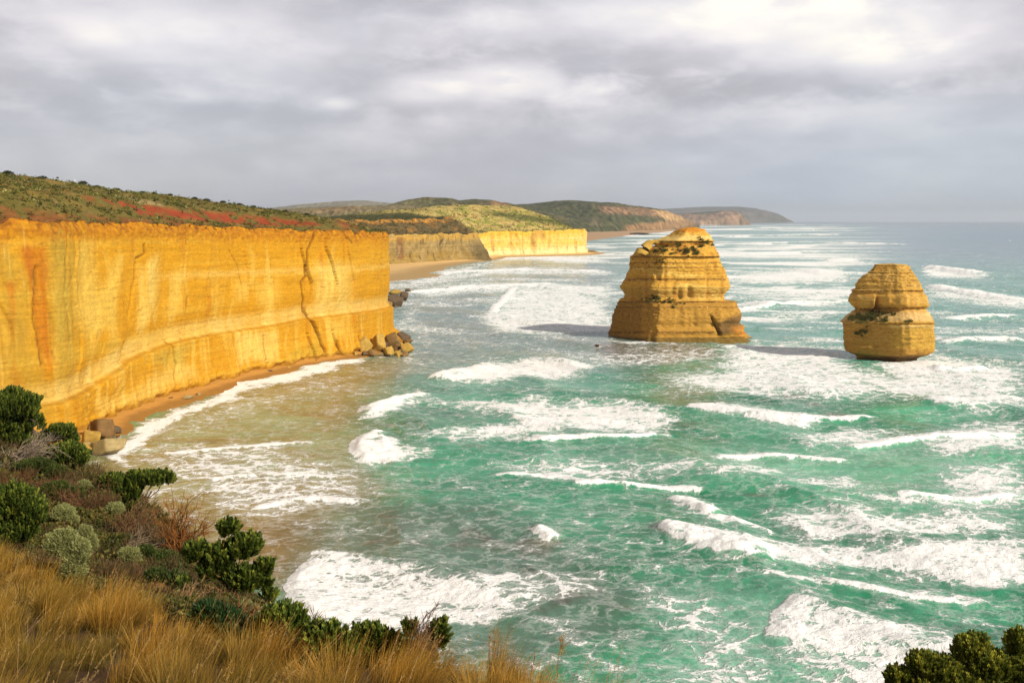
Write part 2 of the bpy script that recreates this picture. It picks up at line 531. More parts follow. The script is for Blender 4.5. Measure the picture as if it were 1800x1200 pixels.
# breakers: crest line, height, front and back widths (m); the front is on the right of travel along the line
BREAK = [
    ([(600, 1122), (540, 1085), (524, 1045), (530, 1010), (578, 968)], 0.55, 1.6, 7.0),
    ([(652, 806), (632, 790), (640, 772), (660, 760), (680, 762)], 1.25, 2.2, 6.0),
    ([(640, 732), (660, 716), (700, 704), (745, 688)], 1.6, 2.5, 8.0),
    ([(760, 668), (800, 655), (870, 645)], 1.5, 4.0, 10.0),
    ([(1360, 985), (1280, 978), (1215, 962), (1170, 942), (1185, 930)], 1.9, 2.6, 8.0),
    ([(975, 953), (955, 945), (940, 933)], 0.8, 1.1, 3.5),
    ([(1255, 905), (1210, 885), (1180, 872)], 1.3, 2.0, 5.0),
    ([(1365, 1130), (1385, 1080), (1420, 1058)], 0.5, 1.6, 6.0),
    ([(1500, 482), (1440, 480), (1400, 474)], 3.4, 9.0, 26.0),
    ([(1730, 486), (1660, 475), (1630, 470)], 4.2, 9.0, 22.0),
    ([(1530, 459), (1440, 457)], 3.5, 10.0, 30.0),
    ([(1800, 530), (1700, 518), (1630, 503)], 2.8, 7.0, 20.0),
    ([(850, 560), (890, 520), (905, 503)], 0.8, 3.0, 9.0),
    ([(1620, 708), (1800, 700)], 1.1, 5.0, 14.0),
    ([(1440, 755), (1300, 730), (1200, 715)], 1.4, 5.0, 14.0),
    ([(1250, 860), (1100, 850), (1000, 850)], 0.8, 1.2, 3.0),
    ([(1560, 738), (1400, 744), (1290, 733)], 0.9, 1.5, 4.5), ([(1800, 762), (1650, 772), (1480, 788)], 1.0, 1.6, 5.0),
    ([(1190, 758), (1100, 775), (1000, 772), (900, 778)], 0.7, 1.2, 4.0), ([(1000, 500), (850, 503), (700, 518)], 1.6, 5.0, 16.0),
    ([(1080, 478), (900, 474), (760, 482)], 1.8, 7.0, 22.0), ([(1490, 533), (1400, 531), (1290, 546)], 1.8, 4.0, 12.0),
    ([(1800, 556), (1650, 562)], 2.0, 4.0, 12.0), ([(1600, 431), (1420, 425), (1300, 431)], 3.0, 16.0, 60.0),
    ([(1500, 412), (1280, 416)], 3.0, 26.0, 110.0), ([(1380, 401), (1260, 404)], 3.0, 50.0, 220.0), ([(1460, 443), (1290, 447)], 3.0, 14.0, 40.0),
    ([(1800, 600), (1740, 596), (1650, 602)], 1.5, 3.0, 8.0), ([(1740, 650), (1640, 652)], 1.5, 2.0, 6.0),
    ([(1800, 872), (1700, 880), (1560, 872)], 0.8, 1.2, 4.0), ([(1500, 812), (1380, 800), (1250, 803)], 0.7, 1.0, 3.5),
    ([(1330, 610), (1270, 612)], 1.0, 2.0, 7.0), ([(1060, 850), (960, 832), (860, 836)], 0.5, 0.9, 3.0),
    ([(1240, 905), (1300, 915), (1370, 930)], 0.5, 0.9, 3.0), ([(1700, 1055), (1560, 1040), (1440, 1020)], 0.5, 0.9, 3.0),
    ([(640, 888), (540, 872), (420, 900)], 0.25, 0.8, 3.0), ([(600, 842), (480, 832), (340, 845)], 0.25, 0.8, 3.0), ([(560, 775), (420, 788), (260, 800)], 0.2, 0.8, 3.0),
]
for bi_, (pts, hh, wf, wb) in enumerate(BREAK):
    ff = 1.1 if bi_ in (0, 1, 2, 5, 7) else 0.5
    Q = np.array([at_z(*p)[:2] for p in pts])
    for _ in range(2):
        Q = np.vstack([Q[:1]] + [np.stack([a * .75 + b2 * .25, a * .25 + b2 * .75]) for a, b2 in zip(Q[:-1], Q[1:])] + [Q[-1:]])
    Q = [tuple(q) for q in Q]
    xs = [q[0] for q in Q]; ys = [q[1] for q in Q]; r = wb * 3
    m = (sx > min(xs) - r) & (sx < max(xs) + r) & (sy > min(ys) - r) & (sy < max(ys) + r)
    d, sd, par = seg_dist(sx[m], sy[m], Q)
    w = np.where(sd > 0, wf, wb)
    taper = sm(np.minimum(par, 1 - par), -0.06, 0.28)
    fb_ = taper * np.where(sd > 0, 1.12 * (1 - sm(d, wf * ff, wf * (ff + 0.9))), 1.12 * (1 - sm(d, wb * 0.15, wb * 0.6)) + 0.66 * (1 - sm(d, wb * 0.5, wb * 2.6)) * sm(d, wb * 0.1, wb * 0.5))
    foam[m] = np.maximum(foam[m], np.clip(fb_, 0, 1.12) * (1 + 0.5 * lw3[m] + 0.25 * lw2[m]))
    h[m] += hh * taper * np.exp(-(d / w) ** 2) * (1 + 0.25 * lw2[m])
h += np.clip(foam - 0.55, 0, 1) * 0.35 * (0.5 + 0.5 * fbm(sx / 1.6, sy / 1.6, 2, 160)) * (1 - sm(sy, 300, 700))
h[:3] = 0

# colour of the water itself: sand carried in the bay, green over sand bars, dark weed reefs, blue outside
green = lin(44, 136, 96); teal = lin(84, 152, 138); grey = lin(110, 128, 124); blue = lin(54, 100, 124)
wc = np.zeros(sx.shape + (3,)) + green
lown = fbm(sx / 60, sy / 40, 4, 31)
wc = mixc(wc, lin(84, 184, 138), sm(lown, 0.0, 0.7) * 0.55 * (1 - sm(sy, 400, 900)))
wc = mixc(wc, lin(20, 104, 70), sm(-lown, 0.0, 0.55) * 0.75 * (1 - sm(sy, 300, 700)))
wc = mixc(wc, teal, sm(sv, 720, 560) * 0.9)
wc = mixc(wc, grey, area(su, sv, [(640, 470), (1080, 440), (1120, 600), (1100, 650), (900, 625), (700, 650), (680, 560)], 40, 0.5) * 0.85)
wc = mixc(wc, blue, (sm(su + lown * 90, 1330, 1640) * sm(sv + lown * 8, 500, 430) * 0.9))
wc = mixc(wc, blue, sm(sv, 400, 390) * 0.8)
# milky water round the surf
k = foam.copy()
for _ in range(10):
    k = (k + np.roll(k, 2, 0) + np.roll(k, -2, 0) + np.roll(k, 3, 1) + np.roll(k, -3, 1)) / 5
wc = mixc(wc, lin(146, 196, 170), sm(k, 0.4, 0.9) * 0.55)
milky = area(warp_u, warp_v, [(1000, 800), (1250, 790), (1810, 760), (1810, 900), (1500, 880), (1250, 830)], 35, 0.35)
wc = mixc(wc, lin(128, 196, 160), milky * 0.55)
milky = area(warp_u, warp_v, [(1130, 1020), (1400, 1040), (1420, 1250), (1100, 1250), (1180, 1120)], 40, 0.6)
wc = mixc(wc, lin(120, 176, 150), milky * 0.6)
sandm = area(warp_u, warp_v, [(120, 900), (170, 800), (300, 715), (450, 672), (600, 632), (700, 628), (705, 645), (680, 665), (640, 700), (615, 745), (605, 800), (650, 850), (640, 890), (580, 930), (520, 985), (480, 1020), (330, 960)], 26, 0.6)
wc = mixc(wc, lin(140, 124, 76), sandm * 0.92)
wc = mixc(wc, lin(132, 158, 122), area(warp_u, warp_v, [(210, 800), (330, 730), (560, 690), (610, 760), (600, 840), (450, 860), (260, 860)], 30, 0.6) * sm(lown + 0.6 * lw3, -0.5, 0.35) * 0.85)
wc = mixc(wc, lin(120, 92, 48), area(warp_u, warp_v, [(380, 920), (560, 905), (610, 935), (560, 985), (500, 1040), (420, 1000)], 22, 0.6) * 0.75)
wc = mixc(wc, lin(112, 120, 92), area(warp_u, warp_v, [(600, 640), (760, 620), (1060, 610), (1000, 640), (760, 660), (680, 720), (650, 800), (720, 880), (800, 930), (640, 1000), (500, 1030), (560, 900), (600, 760)], 40, 0.6) * 0.5)
weed = fbm(sx / 13, sy / 13, 4, 66)
reef = area(warp_u, warp_v, [(540, 930), (640, 890), (850, 905), (960, 930), (1060, 990), (1140, 1050), (1110, 1120), (1000, 1150), (900, 1180), (700, 1180), (540, 1130), (500, 1060)], 40, 0.5)
wc = mixc(wc, lin(88, 104, 90), reef * 0.7)
wc = mixc(wc, lin(82, 70, 50), reef * sm(weed, 0.05, 0.6) * 0.7)
weed2 = fbm(sx / 22, sy / 12, 4, 67)
wc = mixc(wc, lin(100, 92, 70), sm(weed2, 0.42, 0.8) * 0.7 * (1 - sm(sy, 420, 700)))
wc = mixc(wc, lin(110, 92, 74), area(warp_u, warp_v, [(1060, 602), (1240, 604), (1250, 622), (1180, 640), (1060, 628)], 8, 0.4) * 0.75)
wc = mixc(wc, lin(140, 118, 88), area(warp_u, warp_v, [(1140, 660), (1280, 685), (1240, 720), (1150, 700)], 14, 0.4) * 0.4)
# wet orange edge along the foot of the cliff and around the point
P = np.stack([sx, sy, h], -1).reshape(-1, 3)

mw, t, b = principled('sea_water', 0.14, 0.5)
b.inputs['Specular Tint'].default_value = (0.50, 0.56, 0.62, 1)
pos = t.node('ShaderNodeNewGeometry').outputs['Position']
dens = attr(t, 'foam', 'Fac')
pst = t.vmath('MULTIPLY', pos, (1.0, 1.25, 0.0))
nA = t.noise(pst, 0.16, 9.0, 0.62, 0.9)
nB = t.noise(pst, 0.9, 6.0, 0.65, 0.6)
warp = t.vmath('ADD', pst, t.vmath('SCALE', t.node('ShaderNodeTexNoise', ins={'Vector': pst, 'Scale': 0.22, 'Detail': 5.0}).outputs[1]))
warp.node.inputs[1].links[0].from_node.inputs['Scale'].default_value = 7.0
vor = t.node('ShaderNodeTexVoronoi', feature='DISTANCE_TO_EDGE', ins={'Vector': warp, 'Scale': 0.2})
edge = t.maprange(vor.outputs['Distance'], 0.0, 0.22, 1.0, 0.0)
vor2 = t.node('ShaderNodeTexVoronoi', feature='DISTANCE_TO_EDGE', ins={'Vector': warp, 'Scale': 0.62})
edge2 = t.maprange(vor2.outputs['Distance'], 0.0, 0.25, 1.0, 0.0)
f1 = t.math('MULTIPLY', dens, 1.10)
f1 = t.math('ADD', f1, t.math('MULTIPLY', t.math('SUBTRACT', nA, 0.5), 1.5))
f1 = t.math('ADD', f1, t.math('MULTIPLY', t.math('SUBTRACT', nB, 0.5), 0.75))
f1 = t.math('ADD', f1, t.math('MULTIPLY', edge, 0.34))
f1 = t.math('ADD', f1, t.math('MULTIPLY', edge2, 0.24))
fm = t.maprange(f1, 0.84, 1.20)
thin = t.maprange(f1, 0.50, 0.95, 0.0, 0.26)
fmask = t.math('MAXIMUM', fm, thin)
cw = attr(t, 'Col')
nC = t.noise(t.vmath('MULTIPLY', pos, (0.05, 0.09, 0.0)), 1.0, 6.0, 0.6)
kv = t.maprange(nC, 0.3, 0.7, 0.78, 1.22, False)
cwv = t.vmath('SCALE', cw); t.l.new(kv, cwv.node.inputs['Scale'])
bc = t.mix(fmask, cwv, (0.90, 0.90, 0.89, 1))
t.l.new(bc, b.inputs['Base Color'])
rg = t.maprange(fm, 0.0, 1.0, 0.16, 0.85, False); t.l.new(rg, b.inputs['Roughness'])
spl = t.maprange(fm, 0.0, 1.0, 0.5, 0.1, False); t.l.new(spl, b.inputs['Specular IOR Level'])
w1 = t.noise(t.vmath('MULTIPLY', pos, (0.45, 0.7, 0.0)), 1.0, 7.0, 0.62, 0.4)
w2 = t.noise(t.vmath('MULTIPLY', pos, (2.2, 3.2, 0.0)), 1.0, 4.0, 0.6)
hgt = t.math('ADD', w1, t.math('MULTIPLY', w2, 0.22))
hgt = t.math('ADD', hgt, t.math('MULTIPLY', fm, t.math('ADD', 0.12, t.math('MULTIPLY', nB, 0.75))))
bp = t.node('ShaderNodeBump', ins={'Strength': 0.75, 'Distance': 0.55, 'Height': hgt})
t.l.new(bp.outputs[0], b.inputs['Normal'])
sea = mesh_np('sea', P, grid_faces(*sx.shape), mw, attrs={'Col': wc.reshape(-1, 3), 'foam': foam.ravel()})
prop(sea, 'turquoise and sand coloured sea with rows of white surf reaching the horizon', 'sea', kind='structure')


# ------------------------------------------------------------------ cliffs
def resample(path, step):
    P = np.array(path, float)
    for _ in range(2):                       # Chaikin rounding
        Q = [P[0]]
        for a, b2 in zip(P[:-1], P[1:]):
            Q += [a * .75 + b2 * .25, a * .25 + b2 * .75]
        P = np.array(Q + [P[-1]])
    L = np.concatenate([[0], np.cumsum(np.linalg.norm(np.diff(P, axis=0), axis=1))])
    s = np.arange(0, L[-1], step)
    X = np.stack([np.interp(s, L, P[:, 0]), np.interp(s, L, P[:, 1])], 1)
    T = np.gradient(X, axis=0)
    kn = max(3, int(6 / step)) | 1
    ker = np.ones(kn) / kn
    T = np.stack([np.convolve(np.pad(T[:, i], kn // 2, mode='edge'), ker, 'valid') for i in (0, 1)], 1)
    T /= np.linalg.norm(T, axis=1)[:, None]
    return X, s, np.stack([T[:, 1], -T[:, 0]], 1)


def on_wall(X, s, px, py):
    """(s, z) of a sight line on a wall standing on plan path X"""
    r = ray(px, py)
    c = X[:, 0] * r[1] - X[:, 1] * r[0]
    i = np.where((np.sign(c[:-1]) != np.sign(c[1:])) & (X[:-1, 1] > 0))[0]
    j = i[np.argmin(np.hypot(X[i, 0], X[i, 1]))]
    f = c[j] / (c[j] - c[j + 1])
    q = X[j] * (1 - f) + X[j + 1] * f
    return s[j] + f * (s[1] - s[0]), CAM[2] + r[2] * (q[1] / r[1])


g2 = lambda px, py, z=0: tuple(at_z(px, py, z)[:2])
WALL = [(-85, 60), (-112, 95), (-138, 150), (-148, 205), g2(-60, 800), g2(60, 782), g2(135, 764), g2(160, 748), g2(240, 716), g2(330, 690),
        g2(420, 662), g2(500, 643), g2(580, 631), g2(640, 620), g2(680, 603), (-62, 490), (-72, 520), (-98, 560), (-150, 640), (-230, 780), (-330, 900)]
WX, ws, WN = resample(WALL, 0.36)
tip_s = ws[np.argmin(np.hypot(*(WX - np.array(g2(680, 603))).T))]
led = [on_wall(WX, ws, *p) for p in [(60, 715), (130, 700), (150, 684), (250, 620), (330, 596), (450, 577), (540, 561), (600, 553), (672, 543)]]
led = np.array(led)
zl = np.interp(ws, led[:, 0], led[:, 1]); kn = 61
zl = np.convolve(np.pad(zl, kn // 2, mode='edge'), np.ones(kn) / kn, 'valid')
topc = np.array([on_wall(WX, ws, *p) for p in [(5, 386), (100, 389), (200, 391), (300, 394), (400, 399), (500, 403), (600, 405), (668, 408)]])
zt = np.interp(ws, topc[:, 0], topc[:, 1]); zt = np.convolve(np.pad(zt, kn // 2, mode='edge'), np.ones(kn) / kn, 'valid')
zt = zt + 1.0 * vn2(ws * 0.10, 0 * ws, 5) + 0.35 * vn2(ws * 0.33, 0 * ws, 7) + 0.25 * vn2(ws * 0.9, 0 * ws, 6) - 1.6 * sm(vn2(ws * 0.055, 0 * ws, 8), 0.3, 0.5) - 8 * sm(ws, tip_s + 40, tip_s + 220)
nz = 176
vv = np.linspace(0, 1, nz)[:, None]
Z = -2.5 + vv * (zt[None] + 2.5)
Sg = np.broadcast_to(ws[None], Z.shape)
ZL = np.broadcast_to(zl[None], Z.shape); ZT = np.broadcast_to(zt[None], Z.shape)
rel = Z / ZT
wl = 0.55 * vn2(Sg * 0.05, Z * 0.02, 11)     # slow sag of the beds
zb = Z + wl + Sg * 0.012
off = np.zeros_like(Z)
below = 1 - sm(Z, ZL - 0.5, ZL + 0.5)
toe = 1 - sm(Z, 0, ZL * 0.8)
off += 1.7 * below + 2.2 * toe ** 2 * (0.6 + 0.4 * vn2(Sg * 0.06, 0 * Z, 12))
off -= 1.1 * sm(Z, ZL, ZL + 1.5) * (1 - sm(Z, ZL + 3, ZL + 11))                    # shadowed recess over the ledge
off += 1.6 * vn2(Sg * 0.03, Z * 0.010, 13) + 0.20 * vn2(Sg * 0.11, Z * 0.03, 14) + 0.09 * vn2(Sg * 0.35, Z * 0.10, 15)
off += 0.09 * vn2(zb * 1.1, 0 * Z + Sg * 0.02, 16) + 0.06 * vn2(zb * 2.6, Sg * 0.06, 17)
pan = np.floor((Sg + 5 * vn2(Z * 0.05, Sg * 0.02, 60)) / 13.0)
pf = (Sg + 5 * vn2(Z * 0.05, Sg * 0.02, 60)) / 13.0 - pan
ph_ = _hash(pan, pan * 0, pan * 0, 61)
off += (ph_ - 0.5) * 0.8 + (pf - 0.5) * (_hash(pan, pan * 0, pan * 0, 62) - 0.5) * 2.6      # joint bounded planes
off += 0.10 * fbm(Sg * 0.8, Z * 0.8, 3, 18)
# scalloped slabs that have broken away
sl = vn2(Sg * 0.06 + 0.4 * vn2(Z * 0.09, Sg * 0.05, 20), Z * 0.025, 19)
off += 0.4 * sm(sl, 0.02, 0.2) - 0.35 * sm(-sl, 0.22, 0.38)
tipf = sm(Sg, tip_s - 34, tip_s - 10)
off += tipf * (5.5 * (1 - sm(Z, 0, 7)) ** 1.3 + 1.4 * (1 - sm(Z, 0, 8)) * vn2(Sg * 0.3, Z * 0.25, 29))
lip = sm(rel, 0.955, 1.0)
off -= lip * (1.4 + 0.5 * vn2(Sg * 0.9, Z * 0.8, 22) + 0.6 * vn2(Sg * 0.17, 0 * Z, 25))
off += 0.35 * sm(rel, 0.86, 0.97) * vn2(Sg * 0.5, Z * 0.8, 23)
off -= 1.8 * (1 - sm(Z + 0.8 * vn2(Sg * 0.35, 0 * Z, 26), 1.6, 3.4)) * sm(vn2(Sg * 0.12, 0 * Z, 27), -0.3, 0.4)
off += 0.5 * (1 - sm(Z, 3, 9)) * vn2(Sg * 0.4, Z * 0.4, 28)
far_side = sm(ws, tip_s - 26, tip_s - 6)[None]
pits = vn2(Sg * 0.55, zb * 1.25, 24)
pit_zone = np.clip(far_side * (1 - sm(Z, ZT - 4, ZT)) * sm(Z, ZL + 8, ZL + 12) + 0.7 * sm(rel, 0.88, 0.93) + 0.15, 0, 1)
off -= 0.35 * sm(pits, 0.42, 0.6) * pit_zone


def crack(pts, wid, depth):
    """a fissure cut into the face along charted points"""
    global off
    q = [on_wall(WX, ws, *p) for p in pts]
    jit = 0.35 * vn2(Z * 0.5, Sg * 0.1, 31)
    d, sd, _ = seg_dist(Sg + jit, Z + 0, q)
    off -= depth * np.exp(-(d / wid) ** 2)
    return d


cr = [crack([(556, 404), (551, 420), (541, 440), (540, 470), (541, 486), (532, 496), (534, 512), (538, 540), (543, 560)], 0.5, 1.5),
      crack([(543, 562), (552, 578), (558, 595), (565, 618)], 0.75, 2.2),
      crack([(605, 365 + 38), (608, 418), (618, 428)], 0.6, 0.5),
      crack([(586, 600), (592, 622)], 0.6, 1.5), crack([(624, 592), (628, 615)], 0.6, 1.8),
      crack([(238, 462), (236, 490), (222, 560)], 0.5, 1.0), crack([(172, 395), (175, 410)], 0.5, 1.0),
      crack([(64, 470), (60, 560), (72, 640)], 0.5, 0.8), crack([(118, 400), (112, 520), (120, 600)], 0.4, 0.8), crack([(405, 440), (420, 470), (424, 500)], 0.3, 0.5), crack([(300, 600), (306, 640), (300, 668)], 0.5, 0.9), crack([(455, 590), (458, 630)], 0.4, 0.8), crack([(331, 524), (329, 545)], 0.6, 0.9), crack([(325, 395), (330, 430)], 0.35, 0.6), crack([(250, 430), (252, 447), (238, 455)], 0.4, 0.7)]
PW = np.stack([WX[None, :, 0] + WN[None, :, 0] * off, WX[None, :, 1] + WN[None, :, 1] * off, Z], -1)
cu, cv, _ = chart(PW)
gold = np.array([0.52, 0.245, 0.016])
c = np.zeros(Z.shape + (3,)) + gold
bed = fbm(zb * 0.22, Sg * 0.006, 4, 40)
c = mixc(c, (0.62, 0.36, 0.055), sm(bed, 0.0, 0.6) * 0.55)
c = mixc(c, (0.50, 0.235, 0.02), sm(-bed, 0.05, 0.6) * 0.55)
st1 = fbm(Sg * 0.16 + 0.5 * vn2(Z * 0.06, Sg * 0.1, 42), Z * 0.018, 4, 41)
c = mixc(c, (0.64, 0.40, 0.10), sm(st1, 0.05, 0.65) * 0.6 * (1 - sm(rel, 0.78, 0.95)))
st2 = fbm(Sg * 0.21, Z * 0.02, 4, 43)
c = mixc(c, (0.46, 0.17, 0.015), sm(st2, 0.25, 0.65) * 0.75)
st3 = fbm(Sg * 0.55, Z * 0.03, 3, 45)
c = mixc(c, (0.68, 0.46, 0.15), sm(st3, 0.2, 0.8) * 0.5 * below)
c = mixc(c, (0.50, 0.22, 0.02), sm(-st3, 0.3, 0.7) * 0.35)


def stain(col, amt, soft, poly, nz_=0.0):
    global c
    w = fbm(Sg * 0.3, Z * 0.05, 4, 47) * 11 + fbm(Sg * 0.9, Z * 0.12, 3, 46) * 5
    m = area(cu, cv, poly, soft * 2.2, 1.0, w)
    c = mixc(c, col, m * np.minimum(amt * 1.05, 0.95) * (0.8 + 0.4 * st3))


pale = (0.66, 0.43, 0.12); cream = (0.70, 0.50, 0.19); olive = (0.36, 0.26, 0.065); rust = (0.42, 0.11, 0.012); deep = (0.55, 0.26, 0.018)
stain(olive, 0.75, 9, [(82, 400), (120, 395), (138, 450), (130, 520), (128, 640), (110, 700), (96, 600), (85, 480)])
stain(olive, 0.5, 9, [(0, 430), (45, 470), (60, 600), (80, 700), (100, 740), (30, 720), (0, 640)])
stain(rust, 0.85, 5, [(38, 436), (80, 432), (84, 470), (82, 560), (95, 640), (90, 660), (66, 600), (56, 500), (45, 460)])
stain(rust, 0.8, 4, [(14, 500), (26, 498), (28, 620), (40, 700), (26, 690), (18, 600)])
stain(pale, 0.85, 7, [(150, 420), (160, 430), (170, 520), (200, 470), (215, 450), (205, 520), (192, 575), (160, 590), (140, 560), (134, 450)])
stain(deep, 0.85, 5, [(222, 470), (247, 465), (248, 560), (240, 590), (212, 585), (214, 540)])
stain(cream, 0.85, 6, [(250, 470), (278, 450), (277, 520), (268, 560), (245, 580), (250, 540)])
stain(deep, 0.8, 5, [(282, 440), (297, 440), (296, 540), (285, 560), (276, 550)])
stain(pale, 0.85, 5, [(302, 480), (322, 475), (320, 550), (296, 565), (297, 520)])
stain(cream, 0.7, 8, [(557, 468), (618, 465), (621, 520), (612, 545), (560, 540), (556, 500)])
stain(pale, 0.7, 6, [(455, 500), (480, 480), (486, 520), (478, 545), (455, 535)])
stain(pale, 0.75, 6, [(416, 495), (445, 490), (440, 524), (420, 525)])
stain(cream, 0.75, 4, [(417, 584), (488, 582), (485, 632), (420, 640)])
stain(pale, 0.6, 5, [(575, 562), (606, 560), (604, 590), (580, 595)])
stain(cream, 0.6, 6, [(170, 705), (230, 690), (300, 640), (340, 640), (345, 660), (260, 700), (180, 725)])
stain((0.42, 0.34, 0.10), 0.5, 6, [(255, 625), (340, 600), (320, 650), (280, 640)])
stain((0.40, 0.30, 0.06), 0.6, 6, [(500, 620), (560, 600), (570, 625), (505, 632)])
stain(deep, 0.7, 9, [(612, 420), (672, 420), (680, 540), (618, 540)])
# pale bed resting on the ledge, dark seam under it
c = mixc(c, (0.64, 0.45, 0.20), sm(Z, ZL + 0.2, ZL + 0.8) * (1 - sm(Z, ZL + 4.0, ZL + 7.5)) * (0.5 + 0.35 * st1))
seam = np.exp(-((Z - ZL - 0.1 + 0.4 * vn2(Sg * 0.3, 0 * Z, 48)) / 0.28) ** 2)
c = mixc(c, (0.30, 0.15, 0.03), seam * (0.35 + 0.3 * vn2(Sg * 0.1, 0 * Z, 49)).clip(0, 1))
for hz_, th, am in ((0.62, 0.22, 0.4), (0.67, 0.18, 0.35), (0.50, 0.15, 0.25), (0.74, 0.2, 0.3), (0.86, 0.2, 0.4), (0.42, 0.12, 0.2)):
    ln = np.exp(-((rel - hz_ + 0.006 * vn2(Sg * 0.05, 0 * Z, int(hz_ * 100))) * ZT / th) ** 2)
    c = mixc(c, (0.34, 0.15, 0.02), ln * am * sm(vn2(Sg * 0.25, Z, 51), -0.2, 0.4))
c = mixc(c, (0.72, 0.50, 0.20), np.exp(-((rel - 0.70) * ZT / 1.3) ** 2) * 0.35 * sm(Sg, tip_s - 190, tip_s - 130))
c = mixc(c, (0.24, 0.11, 0.02), sm(pits, 0.42, 0.6) * pit_zone * 0.75)
ed = fbm(Sg * 0.5, Z * 0.5, 3, 52)
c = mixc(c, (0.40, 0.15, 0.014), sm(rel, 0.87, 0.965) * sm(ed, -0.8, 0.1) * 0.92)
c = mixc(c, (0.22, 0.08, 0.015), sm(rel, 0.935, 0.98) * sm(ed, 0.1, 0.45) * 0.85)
fine = fbm(Sg * 0.05, zb * 1.5, 3, 53)
c = c * (1 + 0.15 * fine)[..., None]
lines = fbm(zb * 1.9, Sg * 0.015, 2, 63)
c = mixc(c, (0.36, 0.17, 0.02), sm(lines, 0.38, 0.6) * 0.45 * sm(fbm(Sg * 0.05, Z * 0.05, 3, 64), -0.3, 0.3))
c = mixc(c, (0.20, 0.085, 0.015), sm(fbm(Sg * 0.12, zb * 2.2, 3, 54), 0.42, 0.62) * 0.5 * (0.35 + 0.65 * sm(st2, -0.2, 0.3)))
drip = fbm(Sg * 1.3, Z * 0.05, 3, 55)
c = mixc(c, (0.30, 0.17, 0.04), sm(drip, 0.25, 0.6) * 0.45 * (1 - sm(cu, 90, 190)) * sm(cu, -400, -100))
c = mixc(c, (0.62, 0.48, 0.24), sm(-drip, 0.35, 0.65) * 0.35 * (1 - sm(cu, 60, 120)))
spk = fbm(Sg * 0.9, Z * 0.9, 3, 56)
c = mixc(c, (0.22, 0.10, 0.02), sm(spk, 0.45, 0.7) * 0.55 * sm(fbm(Sg * 0.07, Z * 0.07, 2, 57), 0.0, 0.4))
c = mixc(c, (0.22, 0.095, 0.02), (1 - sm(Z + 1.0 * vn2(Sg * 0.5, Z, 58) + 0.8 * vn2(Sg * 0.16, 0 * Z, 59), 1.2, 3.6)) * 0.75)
for d_, w_ in zip(cr, (0.38, 0.5, 0.35, 0.35, 0.35, 0.3, 0.3, 0.2, 0.2, 0.15, 0.25, 0.25, 0.4, 0.2, 0.25)):
    c = mixc(c, (0.14, 0.05, 0.010), np.exp(-(d_ / w_) ** 2) * 0.85)
c = c * np.array([0.90, 0.92, 0.62])
WALLTOP = PW[-12:, :].copy(); LIPN = ed[-12:, :].copy()
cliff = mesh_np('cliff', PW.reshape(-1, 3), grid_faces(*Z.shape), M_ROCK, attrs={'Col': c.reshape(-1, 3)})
prop(cliff, 'tall sheer golden limestone cliff with a dark fissure near its seaward end', 'cliff', kind='structure')

# heath slope above the golden cliff
INL = np.array([-0.85, 0.53])
tt = np.concatenate([np.linspace(0, 30, 34), np.linspace(31, 150, 70), np.linspace(155, 900, 26)])
ci = np.arange(0, len(ws), 3)
edge_p = PW[-1, ci]
HX = edge_p[None, :, 0] + INL[0] * tt[:, None]; HY = edge_p[None, :, 1] + INL[1] * tt[:, None]
SS = np.broadcast_to(ws[ci][None], HX.shape); TT = np.broadcast_to(tt[:, None], HX.shape)
sk = [(-150, 24.0), (0, 22.5), (60, 21.5), (120, 20.0), (170, 17.5), (215, 12.0), (245, 7.0), (265, 4.0), (300, 3.0), (420, 2.0)]
s0 = led[0, 0]
rise = np.interp(SS - s0, [a for a, _ in sk], [b2 for _, b2 in sk])
HZ = edge_p[None, :, 2] + rise * (0.35 * sm(TT, -1, 26) + 0.65 * sm(TT, 0, 130))
HZ = HZ + (0.5 * fbm(HX / 9, HY / 9, 3, 61) + 1.3 * fbm(HX / 40, HY / 40, 3, 62)) * sm(TT, 0, 8) - 0.02 * np.maximum(TT - 150, 0)
hu, hv, _ = chart(np.stack([HX, HY, HZ], -1))
hc = np.zeros(HX.shape + (3,)) + np.array([0.13, 0.105, 0.024])
hn = fbm(HX / 14, HY / 14, 4, 63)
hn2 = fbm(HX / 5, HY / 5, 3, 64)
hc = mixc(hc, (0.24, 0.15, 0.035), sm(hn, 0.0, 0.5) * 0.8)
hc = mixc(hc, (0.19, 0.13, 0.05), sm(hn2, 0.3, 0.7) * 0.6)
redm = np.zeros(HX.shape)
for poly, a_ in (([(140, 345), (200, 352), (300, 366), (380, 372), (470, 383), (556, 390), (560, 396), (470, 398), (360, 390), (260, 380), (200, 366)], 1.0),
                 ([(0, 360), (60, 370), (160, 378), (300, 388), (420, 394), (520, 400), (300, 398), (0, 392)], 0.5),
                 ([(590, 385), (620, 395), (640, 402), (600, 402)], 0.8)):
    redm = np.maximum(redm, a_ * area(hu, hv, poly, 5, 0.4, hn * 4.0))
redm = redm * sm(hn2 + hn * 0.9, -0.5, 0.1)
hc = mixc(hc, (0.27, 0.045, 0.016), redm * 0.95)
hc = mixc(hc, (0.30, 0.10, 0.02), (1 - sm(TT, 0.3, 3.0)) * 0.75 * sm(hn2, -0.5, 0.2))
hc = mixc(hc, (0.34, 0.26, 0.12), area(hu, hv, [(215, 344), (270, 354), (290, 362), (250, 358)], 3, 0.4, hn2 * 3) * 0.7)
hill = mesh_np('hill', np.stack([HX, HY, HZ], -1).reshape(-1, 3), grid_faces(*HX.shape), M_LAND, attrs={'Col': hc.reshape(-1, 3)})
prop(hill, 'scrubby slope with bare red earth above the golden cliff', 'hillside', kind='structure')


